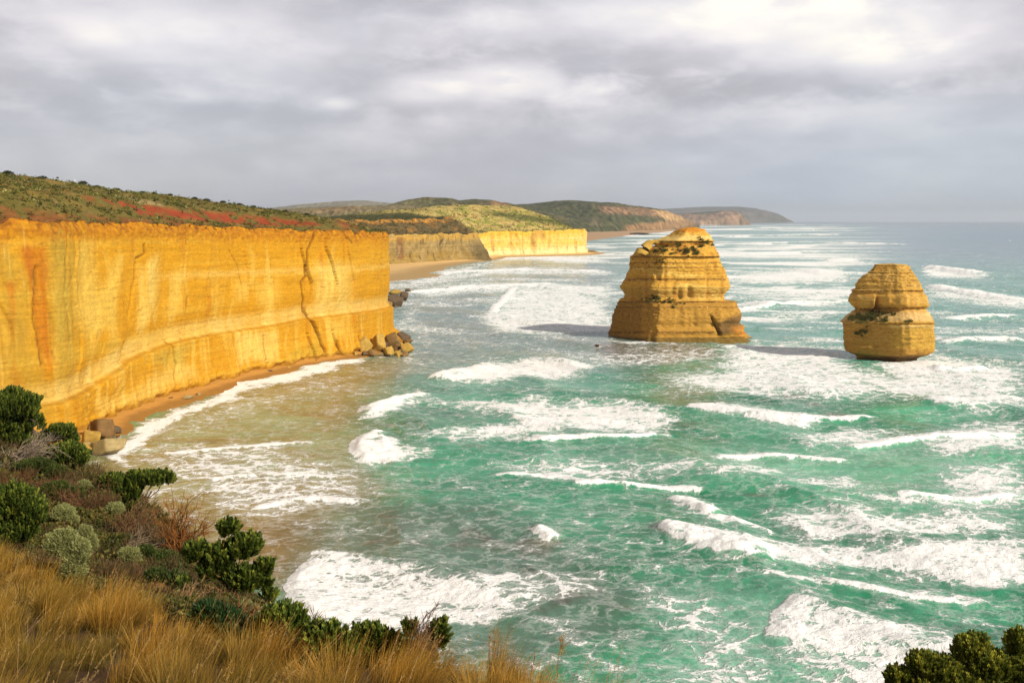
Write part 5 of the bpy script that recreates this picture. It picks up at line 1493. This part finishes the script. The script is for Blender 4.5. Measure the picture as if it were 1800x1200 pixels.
def twigs(name, label, base, tips, nmain, col, seed, w=0.012, group=None, cat='dead shrub', spread=0.35):
    """leafless shrub: main stems to the charted tips, each forking twice"""
    r = np.random.default_rng(seed)
    bp_ = hit(*base); D_ = bp_[1]
    root = empty(name, bp_)
    prop(root, label, cat, group)
    main, fine = [], []
    for i in range(nmain):
        tp = tips[i % len(tips)]
        e = at_y(tp[0] + r.normal(0, tp[2]), tp[1] + r.normal(0, tp[3]), D_ + r.normal(0, tp[2] / F * D_ * .8)) - bp_
        L_ = np.linalg.norm(e)
        st = r.normal(0, .05 * L_, 3) * np.array([1, 1, 0.2])
        p = curve(st, e, r.normal(0, .10, 3), r, 9, 0.025)
        v_, f_ = tube(p, np.linspace(w, w * .35, 9), 4)
        main.append((v_, f_, np.array(col) * r.uniform(.65, 1.25)))
        for _ in range(7):
            k_ = r.integers(2, 8)
            q0 = p[k_]; dr = unit(p[min(k_ + 1, 8)] - p[k_ - 1])
            q1 = q0 + unit(dr + r.normal(0, .45, 3)) * L_ * r.uniform(.15, spread)
            pq = curve(q0, q1, r.normal(0, .08, 3), r, 5, 0.03)
            v_, f_ = tube(pq, np.linspace(w * .5, w * .2, 5), 3)
            cc = np.array(col) * r.uniform(.65, 1.3)
            fine.append((v_, f_, cc))
            for _ in range(3):
                k3 = r.integers(1, 5)
                q2 = pq[k3] + unit(unit(q1 - q0) + r.normal(0, .5, 3)) * L_ * r.uniform(.06, .16)
                v_, f_ = tube(curve(pq[k3], q2, (0, 0, 0), r, 3, 0.03), [w * .28, w * .22, w * .15], 3)
                fine.append((v_, f_, cc))
    v_, f_, c_ = join(main); mesh_np('stems', v_, f_, M_BARK, root, True, {'Col': c_})
    v_, f_, c_ = join(fine); mesh_np('twigs', v_, f_, M_BARK, root, True, {'Col': c_})


OB = (0.26, 0.105, 0.03); TAN = (0.36, 0.22, 0.10); GB = (0.34, 0.26, 0.19)
gd = dict(group='bare twiggy shrubs on the slope')
twigs('dead_shrub', 'upright orange brown twiggy shrub standing against the sandy shallows', (312, 985), [(330, 890, 20, 14), (355, 905, 12, 12), (310, 900, 18, 14), (290, 925, 16, 14), (345, 935, 14, 12)], 44, OB, 41, 0.018, **gd)
twigs('dead_shrub', 'grey brown tangle of twigs in front of the wind swept shrub', (215, 940), [(265, 895, 22, 14), (240, 905, 22, 14), (285, 915, 16, 12), (205, 915, 20, 10)], 34, (0.22, 0.11, 0.05), 42, 0.016, **gd)
twigs('dead_shrub', 'brown twig thicket between the cushion bushes and the spreading shrub', (160, 905), [(150, 860, 26, 12), (180, 875, 18, 10), (120, 875, 18, 10)], 34, (0.20, 0.095, 0.045), 43, 0.016, **gd)
twigs('dead_shrub', 'grey sweeping bare branches under the tall shrub at the left edge', (10, 815), [(70, 765, 16, 8), (55, 785, 20, 8), (30, 790, 24, 8), (85, 790, 14, 8)], 28, GB, 44, 0.028, **gd)
twigs('dead_shrub', 'pale forked branch lying across the slope at the left edge', (-5, 835), [(28, 828, 6, 4), (20, 815, 8, 4), (40, 838, 6, 3)], 9, (0.40, 0.31, 0.24), 45, 0.035, **gd)
twigs('dead_shrub', 'reddish brown twig mound at the left edge above the rosette shrub', (20, 868), [(20, 835, 26, 8), (60, 842, 22, 8), (100, 850, 20, 8)], 34, (0.19, 0.08, 0.035), 46, 0.018, **gd)
twigs('dead_shrub', 'grey bare branches arching over the bare earth bank', (215, 975), [(270, 945, 14, 6), (250, 935, 18, 5), (290, 955, 12, 8), (300, 980, 10, 8)], 16, (0.33, 0.24, 0.15), 47, 0.016, **gd)
twigs('dead_shrub', 'fan of pale tan fronds sweeping out under the open shrub', (305, 1070), [(345, 1025, 12, 6), (365, 1045, 8, 6), (350, 1060, 10, 5)], 26, TAN, 48, 0.010, **gd)
twigs('dead_shrub', 'straggling brown twigs hanging below the open shrub', (430, 1115), [(455, 1075, 10, 12), (440, 1060, 14, 10), (415, 1085, 14, 10), (462, 1090, 8, 10)], 26, (0.24, 0.12, 0.05), 49, 0.011, **gd)
twigs('dead_shrub', 'thin dark bare twigs rising beside the upright green leaf head', (722, 1182), [(755, 1083, 5, 8), (740, 1110, 9, 8), (728, 1120, 10, 8), (760, 1130, 10, 8)], 24, (0.17, 0.085, 0.05), 50, 0.009, **gd)
twigs('dead_shrub', 'small dark twig tuft poking above the middle rounded shrub', (548, 1150), [(560, 1098, 5, 4), (552, 1104, 5, 4)], 8, (0.13, 0.07, 0.05), 51, 0.008, **gd)

# bare earth bank, a sandy ridge where the slope has slipped
bk = [hit(*p) for p in ((216, 1000), (232, 1008), (246, 1024), (262, 1040), (278, 1054), (292, 1062))]
v_, f_ = tube(np.array(bk) + np.array([0, 0, 0.05]), [0.16, 0.26, 0.3, 0.3, 0.26, 0.12], 14, 0.10, 3)
o = mesh_np('earth_bank', v_, f_, M_SOIL, attrs={'Col': np.zeros((len(v_), 3)) + np.array([0.27, 0.125, 0.04])})
prop(o, 'bare orange earth bank on the slope beside the small cushion bush', 'earth bank', kind='structure')


# ------------------------------------------------------------------ grass and ground cover
def in_area(x, y, z, poly):
    u_, v_, _ = chart(np.stack([x, y, z], -1))
    return inside(u_, v_, poly)


def blades(P, L, az, lean, r, width, c0, c1):
    """P (n,3) roots; arcs that bend over towards az"""
    n_ = len(P); K = 5
    t_ = np.linspace(0, 1, K)
    ang = lean[:, None] * (0.25 + 0.95 * t_[None] ** 1.2)
    ds = L[:, None] / (K - 1)
    hx = np.cumsum(np.sin(ang) * ds, 1) - np.sin(ang[:, :1]) * ds; hz_ = np.cumsum(np.cos(ang) * ds, 1) - np.cos(ang[:, :1]) * ds
    dirv = np.stack([np.cos(az), np.sin(az), 0 * az], -1)
    C0 = P[:, None] + dirv[:, None] * hx[..., None] + np.array([0, 0, 1.0]) * hz_[..., None]
    sa = az + np.pi / 2 + r.uniform(-.8, .8, n_)
    side = np.stack([np.cos(sa), np.sin(sa), 0 * sa], -1)
    wd = width[:, None] * np.array([1, .95, .8, .55, .12])[None]
    V_ = np.stack([C0 + side[:, None] * wd[..., None], C0 - side[:, None] * wd[..., None]], 2).reshape(n_, K * 2, 3)
    base = np.arange(n_)[:, None, None] * (K * 2)
    f1_ = np.array([[0, 1, 3, 2]]) + np.arange(K - 1)[:, None] * 2
    F_ = (base + f1_[None]).reshape(-1, 4)
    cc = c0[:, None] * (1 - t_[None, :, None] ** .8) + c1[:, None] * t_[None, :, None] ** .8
    return V_.reshape(-1, 3), F_, np.repeat(cc, 2, axis=1).reshape(-1, 3)


r = np.random.default_rng(99)
GRASS = [(-40, 990), (30, 1010), (90, 1045), (150, 1068), (215, 1075), (290, 1100), (360, 1140), (430, 1150), (480, 1180), (540, 1205), (600, 1215), (680, 1205), (760, 1195), (860, 1190), (960, 1192), (1040, 1212), (1080, 1260), (1080, 1320), (-40, 1320)]
N0 = 26000
yy = np.exp(r.uniform(np.log(4.5), np.log(36), N0)); xx = (r.uniform(-80, 1140, N0) - 900) / F * yy
zz_ = terrain(xx, yy)
ok = in_area(xx, yy, zz_, GRASS)
xx, yy, zz_ = xx[ok], yy[ok], zz_[ok]
pick = []
cell = {}
for i in range(len(xx)):                     # thin to a natural tussock spacing
    k_ = (int(math.floor(xx[i] / 0.62)), int(math.floor(yy[i] / 0.62)))
    if cell.get(k_, 0) < 1:
        cell[k_] = 1; pick.append(i)
xx, yy, zz_ = xx[pick], yy[pick], zz_[pick]
nt = len(xx)
tid = np.repeat(np.arange(nt), r.integers(260, 480, nt))
nb = len(tid)
tl = r.uniform(0.42, 0.72, nt) * np.clip(0.50 + yy * 0.026, 0.62, 1.05); tuft_hue = r.uniform(0, 1, nt) * 0.6 + 0.4 * (fbm(xx / 2.5, yy / 2.5, 2, 901) * .5 + .5)
rr = np.sqrt(r.uniform(0, 1, nb)) * 0.20; aa = r.uniform(0, 2 * np.pi, nb)
BX = xx[tid] + rr * np.cos(aa); BY = yy[tid] + rr * np.sin(aa)
BZ = terrain(BX, BY) - 0.03
mj = np.random.default_rng(5)
MC = []
for gx in np.arange(-16, 5, 1.15):
    for gy in np.arange(4, 30, 1.15):
        MC.append((gx + mj.uniform(-.45, .45), gy + mj.uniform(-.45, .45), mj.uniform(.55, 1.0), mj.uniform(0, 1)))
MC = np.array(MC)
mdx = np.zeros(nb); mdy = np.zeros(nb); mrel = np.zeros(nb); mhue = np.zeros(nb)
for a in range(0, nb, 20000):                # hummock each blade belongs to
    d2 = (BX[a:a + 20000, None] - MC[None, :, 0]) ** 2 + (BY[a:a + 20000, None] - MC[None, :, 1]) ** 2
    j = np.argmin(d2 / MC[None, :, 2] ** 2, 1); k_ = np.arange(len(j))
    mdx[a:a + 20000] = (BX[a:a + 20000] - MC[j, 0]); mdy[a:a + 20000] = (BY[a:a + 20000] - MC[j, 1])
    mrel[a:a + 20000] = np.sqrt(d2[k_, j]) / (0.78 * MC[j, 2]); mhue[a:a + 20000] = MC[j, 3]
wind_az = 0.35 + 0.5 * fbm(BX / 3, BY / 3, 2, 902)
ox = np.cos(aa) * rr * 1.5 + mdx * 1.3 + np.cos(wind_az) * 0.45; oy = np.sin(aa) * rr * 1.5 + mdy * 1.3 + np.sin(wind_az) * 0.45
az = np.arctan2(oy, ox) + r.normal(0, .3, nb)
lean = np.clip(0.25 + 0.75 * np.clip(mrel, 0, 1.3) + r.normal(0, .22, nb), .05, 1.9)
L_ = tl[tid] * r.uniform(.55, 1.2, nb) * np.clip(1.3 - 0.85 * mrel ** 1.5, 0.22, 1.3)
hue = np.clip(0.45 * tuft_hue[tid] + 0.55 * mhue + 0.25 * (0.8 - mrel) + r.normal(0, .16, nb), 0, 1)[:, None]
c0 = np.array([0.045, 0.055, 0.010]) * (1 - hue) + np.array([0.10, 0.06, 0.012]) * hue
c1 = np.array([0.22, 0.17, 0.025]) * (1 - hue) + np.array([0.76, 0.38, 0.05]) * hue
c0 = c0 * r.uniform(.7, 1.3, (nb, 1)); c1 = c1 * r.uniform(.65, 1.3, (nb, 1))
gw = np.clip(BY * 0.00022, 0.0017, 0.006) * r.uniform(.7, 1.2, nb)
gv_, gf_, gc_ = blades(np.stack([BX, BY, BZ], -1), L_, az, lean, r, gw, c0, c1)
# seed heads on taller stalks
nsd = 700
ii = r.integers(0, nt, nsd)
SX = xx[ii] + r.normal(0, .15, nsd); SY = yy[ii] + r.normal(0, .15, nsd); SZ = terrain(SX, SY)
Ls = tl[ii] * r.uniform(1.0, 1.35, nsd)
sv_, sf_, sc_ = blades(np.stack([SX, SY, SZ], -1), Ls, 0.4 + r.normal(0, .5, nsd), r.uniform(.25, .8, nsd), r, np.full(nsd, 0.0025), np.full((nsd, 3), 0.22) * np.array([1, .6, .2]), np.full((nsd, 3), .6) * np.array([1.05, .68, .24]))
tips = sv_.reshape(nsd, 5, 2, 3).mean(2)
hd = [place_sprigs(tips[:, 3] * (1 - q_) + tips[:, 4] * q_, unit(tips[:, 4] - tips[:, 3]), np.full(nsd, 0.034), SPR_FINE, np.full((nsd, 3), .5) * np.array([1.1, .72, .26]), r) for q_ in (0.1, 0.45, 0.8)]
V_, F_, C_ = join([(gv_, gf_, gc_), (sv_, sf_, sc_)] + hd)
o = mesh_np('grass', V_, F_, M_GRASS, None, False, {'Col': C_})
prop(o, 'long golden tussock grass bent by the wind on the near slope', 'grass', kind='stuff')

# low leafy and twiggy cover on the rest of the slope
COVER = [(-60, 760), (60, 790), (160, 820), (240, 870), (330, 960), (420, 1040), (480, 1100), (620, 1150), (760, 1165), (760, 1200), (560, 1200), (300, 1090), (150, 1045), (-60, 985)]
N0 = 60000
yy = np.exp(r.uniform(np.log(10), np.log(95), N0)); xx = (r.uniform(-80, 860, N0) - 900) / F * yy
zz_ = terrain(xx, yy)
ok = in_area(xx, yy, zz_, COVER)
xx, yy, zz_ = xx[ok], yy[ok], zz_[ok]
n_ = len(xx)
mixn = fbm(xx / 2.5, yy / 2.5, 3, 910) + r.normal(0, .2, n_)
cg = np.array([0.06, 0.072, 0.014]) * np.ones((n_, 3))
cg = mixc(cg, (0.18, 0.145, 0.03), sm(mixn, .0, .4) * 0.9)
cb = np.array([0.11, 0.066, 0.024]) * r.uniform(.6, 1.3, (n_, 1))
isb = mixn < -0.22
cg[isb] = cb[isb]
dd = unit(r.normal(0, .55, (n_, 3)) + np.array([.2, .1, .9]))
sz = np.clip(yy * 0.0075, 0.11, 0.45) * r.uniform(.6, 1.3, n_)
pts = np.stack([xx, yy, zz_ + r.uniform(-.05, .18, n_)], -1)
p1 = place_sprigs(pts[~isb], dd[~isb], sz[~isb], SPR_LO, cg[~isb], r)
p2 = place_sprigs(pts[isb], dd[isb], sz[isb] * 1.5, [sprig(2, 5, 60 + i, .8, .9, .022) for i in range(3)], cg[isb], r)
V_, F_, C_ = join([p1, p2])
o = mesh_np('ground_cover', V_, F_, M_LEAF, None, False, {'Col': C_})
prop(o, 'low green and brown scrub covering the slope between the shrubs', 'ground cover', kind='stuff')

# dry stalks along the bottom edge
STALKS = [((868, 1210), (869, 1118), 'tall feathered dry stalk standing alone over the water', 0.006), ((884, 1215), (893, 1150), 'short dry stalk beside the tall feathered one', 0.005),
          ((978, 1205), (986, 1128), 'pale seed stalk with nodding head near the end of the grass', 0.005), ((932, 1220), (941, 1152), 'thick bare forked stem in the dry grass', 0.007),
          ((800, 1205), (789, 1142), 'leaning bare stem just past the upright leaf head', 0.005), ((1452, 1240), (1443, 1184), 'left of two thin grass stems against the foam', 0.003), ((1497, 1240), (1498, 1176), 'right of two thin grass stems against the foam', 0.003)]
for i, (a, b2, lab, w_) in enumerate(STALKS):
    d_ = 9.5 if a[0] < 1200 else 8.0
    p0 = at_y(a[0], a[1], d_); p1_ = at_y(b2[0], b2[1], d_)
    p0[2] = min(p0[2], terrain(p0[0:1], p0[1:2])[0])
    root = empty('dry_stalk', p0)
    prop(root, lab, 'dry stalk', 'dry stalks at the bottom edge')
    e = p1_ - p0
    parts = []
    pc = curve((0, 0, 0), e, r.normal(0, .02, 3), r, 10, 0.008)
    v_, f_ = tube(pc, np.linspace(w_, w_ * .4, 10), 5); parts.append((v_, f_, np.array([0.27, 0.15, 0.06])))
    if a[0] < 1200:
        for k_ in range(7):
            q0 = pc[3 + k_ % 6]; q1 = q0 + np.array([r.normal(0, .07), r.normal(0, .05), r.uniform(.06, .17)])
            v_, f_ = tube(curve(q0, q1, (0, 0, -.03), r, 4, .02), np.linspace(w_ * .5, w_ * .25, 4), 4); parts.append((v_, f_, np.array([0.30, 0.17, 0.07])))
    v_, f_, c_ = join(parts)
    mesh_np('stem', v_, f_, M_BARK, root, True, {'Col': c_})
    if a[0] < 1200 and i in (0, 2):
        m_ = 26
        pp = pc[-1] + np.stack([r.normal(0, .025, m_), r.normal(0, .02, m_), r.uniform(-.14, .05, m_)], -1)
        v_, f_, c_ = place_sprigs(pp, unit(r.normal(0, .4, (m_, 3)) + np.array([0, 0, 1.0])), np.full(m_, .05), SPR_FINE, np.zeros((m_, 3)) + np.array([.42, .25, .08]), r)
        mesh_np('seed_head', v_, f_, M_GRASS, root, False, {'Col': c_})

# ------------------------------------------------------------------ heath on the clifftop slope
HVt = np.array([v.co[:] for v in hill.data.vertices]).reshape(len(np.concatenate([np.linspace(0, 30, 34), np.linspace(31, 150, 70), np.linspace(155, 900, 26)])), -1, 3)
hun, hvn, hz_ = chart(HVt)
r = np.random.default_rng(123)
nr_, nc_ = HVt.shape[:2]
N0 = 26000
ri = r.uniform(0, nr_ - 28, N0); cj = r.uniform(0, nc_ - 1.01, N0)
i0 = ri.astype(int); j0 = cj.astype(int); fi_ = (ri - i0)[:, None]; fj = (cj - j0)[:, None]
HP = (HVt[i0, j0] * (1 - fi_) + HVt[i0 + 1, j0] * fi_) * (1 - fj) + (HVt[i0, j0 + 1] * (1 - fi_) + HVt[i0 + 1, j0 + 1] * fi_) * fj
redv = redm.reshape(nr_, nc_)[i0, j0] if redm.shape == (nr_, nc_) else np.zeros(N0)
u_, v_, _ = chart(HP)
hn_ = fbm(HP[:, 0] / 12, HP[:, 1] / 12, 3, 63)
keep = (u_ > -60) & (u_ < 700) & (r.uniform(0, 1, N0) > 0.97 * np.clip(redv * 1.6, 0, 1)) & (hn_ + 0.7 * fbm(HP[:, 0] / 30, HP[:, 1] / 30, 2, 65) + r.normal(0, .15, N0) > -0.25)
HP = HP[keep]; hn_ = hn_[keep]
n_ = len(HP)
sz = r.uniform(.5, 1.25, n_) * (1 + 0.4 * (r.uniform(0, 1, n_) > .9))
kk = 4
P4 = np.repeat(HP, kk, 0) + r.normal(0, .4, (n_ * kk, 3)) * np.repeat(sz, kk)[:, None] * np.array([1, 1, .2])
D4 = unit(r.normal(0, .6, (n_ * kk, 3)) + np.array([0, 0, .8]))
pal = np.array([[0.13, 0.135, 0.022], [0.075, 0.085, 0.016], [0.24, 0.23, 0.045], [0.24, 0.14, 0.035], [0.38, 0.36, 0.12], [0.05, 0.06, 0.014]])
pi_ = r.choice(6, n_, p=[.30, .24, .18, .12, .05, .11])
C4 = np.repeat(pal[pi_] * r.uniform(.7, 1.3, (n_, 1)), kk, 0)
li, lj = r.integers(0, 12, 2600), r.integers(0, WALLTOP.shape[1], 2600)
LP_ = WALLTOP[li, lj]; lk = (LIPN[li, lj] + 0.09 * (li - 8) + r.normal(0, .15, 2600) > 0.12)
LP_ = LP_[lk]
P4 = np.concatenate([P4, LP_ + r.normal(0, .25, LP_.shape)]); D4 = np.concatenate([D4, unit(r.normal(0, .6, LP_.shape) + np.array([.5, -.2, .5]))])
C4 = np.concatenate([C4, pal[r.choice(6, len(LP_))] * r.uniform(.6, 1.1, (len(LP_), 1))]); sz = np.concatenate([sz, np.zeros(0)])
ssz = np.concatenate([np.repeat(sz, kk), r.uniform(.4, .9, len(LP_))])
V_, F_, C_ = place_sprigs(P4, D4, ssz * r.uniform(.55, .9, len(P4)), SPR_LO, C4, r)
o = mesh_np('heath_scrub', V_, F_, M_LEAF, None, False, {'Col': C_})
prop(o, 'low green heath covering the slope above the golden cliff', 'heath', kind='stuff')

# scrub on the middle headland, seen far off
r = np.random.default_rng(321)
nr_, nc_ = MHX.shape
N0 = 9000
i0 = r.integers(0, 105, N0); j0 = r.integers(0, nc_, N0)
HP2 = np.stack([MHX, MHY, MHZ], -1)[i0, j0] + r.normal(0, 1.2, (N0, 3)) * np.array([1, 1, .1])
u_, v_, _ = chart(HP2)
nn = fbm(HP2[:, 0] / 22, HP2[:, 1] / 22, 3, 93)
keep = (u_ > 600) & (u_ < 1040) & (nn + r.normal(0, .3, N0) > -0.1)
HP2 = HP2[keep]; wa_ = MWA[i0, j0][keep]; t_a = MTT[i0, j0][keep]
n_ = len(HP2)
sz2 = r.uniform(1.6, 3.6, n_)
cB_ = np.where(r.uniform(0, 1, (n_, 1)) < .5, np.array([[0.20, 0.20, 0.035]]), np.array([[0.11, 0.12, 0.022]]))
cA_ = np.array([[0.085, 0.09, 0.02]])
cc_ = np.where((wa_[:, None] > .5) | (t_a[:, None] > 200), cA_, cB_) * r.uniform(.6, 1.4, (n_, 1))
V_, F_, C_ = place_sprigs(np.repeat(HP2, 2, 0) + r.normal(0, .8, (n_ * 2, 3)) * np.array([1, 1, .1]), unit(r.normal(0, .6, (n_ * 2, 3)) + np.array([0, 0, .8])), np.repeat(sz2, 2) * .8, SPR_LO, np.repeat(cc_, 2, 0), r)
o = mesh_np('heath_scrub', V_, F_, M_LEAF, None, False, {'Col': C_})
prop(o, 'distant green scrub dotted over the middle headland', 'heath', kind='stuff')

# single bushes standing on the skyline of that slope
skyl = {}
for a in np.arange(-20, 640, 4):
    m = np.abs(hun - a) < 3
    if m.any():
        k_ = np.argmin(np.where(m, hvn, 9e9)); skyl[a] = HVt.reshape(-1, 3)[k_]
proto_parts = None
for i, (a, sz_) in enumerate(((16, 2.6), (76, 2.0), (144, 2.3), (172, 1.6), (208, 1.7), (252, 1.5), (274, 1.4), (300, 1.6), (344, 1.7), (366, 2.0), (392, 1.6), (424, 1.7), (448, 1.6), (500, 1.6), (540, 1.8))):
    key = min(skyl, key=lambda q_: abs(q_ - a))
    p = skyl[key]
    root = empty('heath_bush', p)
    prop(root, 'small dark bush on the skyline of the heath above the golden cliff', 'bush', 'bushes along the heath skyline')
    if proto_parts is None:
        m_ = 130
        nd = unit(r.normal(0, 1, (m_, 3))); nd[:, 2] = np.abs(nd[:, 2])
        pp = nd * np.array([.8, .8, .42]) * r.uniform(.6, 1, (m_, 1))
        v_, f_, c_ = place_sprigs(pp, unit(nd + np.array([0, 0, .5])), np.full(m_, .26), SPR_LO, np.array([0.04, 0.045, 0.014]) * r.uniform(.7, 1.4, (m_, 1)), r)
        fo = mesh_np('foliage', v_, f_, M_LEAF, root, False, {'Col': c_})
        st = []
        for _ in range(5):
            v_, f_ = tube(curve((0, 0, -.2), unit(r.normal(0, 1, 3)) * np.array([.5, .5, .1]) + np.array([0, 0, .25]), (0, 0, .05), r), np.linspace(.04, .015, 7), 4)
            st.append((v_, f_, BARK))
        v_, f_, c_ = join(st)
        bo = mesh_np('branches', v_, f_, M_BARK, root, True, {'Col': c_})
        proto_parts = (fo, bo)
    else:
        for q_ in proto_parts:
            cpy = q_.copy(); COL.objects.link(cpy); cpy.parent = root
    root.scale = (sz_, sz_, sz_ * 0.9)
    root.rotation_euler = (0, 0, i * 1.1)

# white marker post on the heath skyline
key = min(skyl, key=lambda q_: abs(q_ - 132)); p = skyl[key]
pm, t, b = principled('white_paint', 0.5, 0.4); b.inputs['Base Color'].default_value = (0.8, 0.8, 0.78, 1)
v_, f_ = tube([(0, 0, -0.4), (0, 0, 0.6), (0, 0, 1.55), (0, 0, 1.62), (0, 0, 1.68)], [0.16, 0.15, 0.14, 0.1, 0.01], 8)
o = mesh_np('marker_post', v_, f_, pm, None, True)
o.location = p
prop(o, 'tiny white post on the skyline of the heath', 'post')

# ------------------------------------------------------------------ sea air
me = bpy.data.meshes.new('haze')
x0, x1, y0, y1, z0, z1 = -140000, 140000, -1500, 75000, -5.0, 450.0
me.from_pydata([(x, y, z) for z in (z0, z1) for y in (y0, y1) for x in (x0, x1)], [], [(0, 2, 3, 1), (4, 5, 7, 6), (0, 1, 5, 4), (2, 6, 7, 3), (0, 4, 6, 2), (1, 3, 7, 5)])
hm = bpy.data.materials.new('sea_haze'); hm.use_nodes = True
t = NT(hm.node_tree); t.n.clear()
vol = t.node('ShaderNodeVolumePrincipled', ins={'Color': (0.80, 0.88, 0.98, 1), 'Density': 3.3e-5, 'Anisotropy': 0.2})
out = t.node('ShaderNodeOutputMaterial'); t.l.new(vol.outputs[0], out.inputs['Volume'])
me.materials.append(hm)
ho = bpy.data.objects.new('haze', me); COL.objects.link(ho)
prop(ho, 'pale sea haze that fades the distant capes', 'haze', kind='stuff')
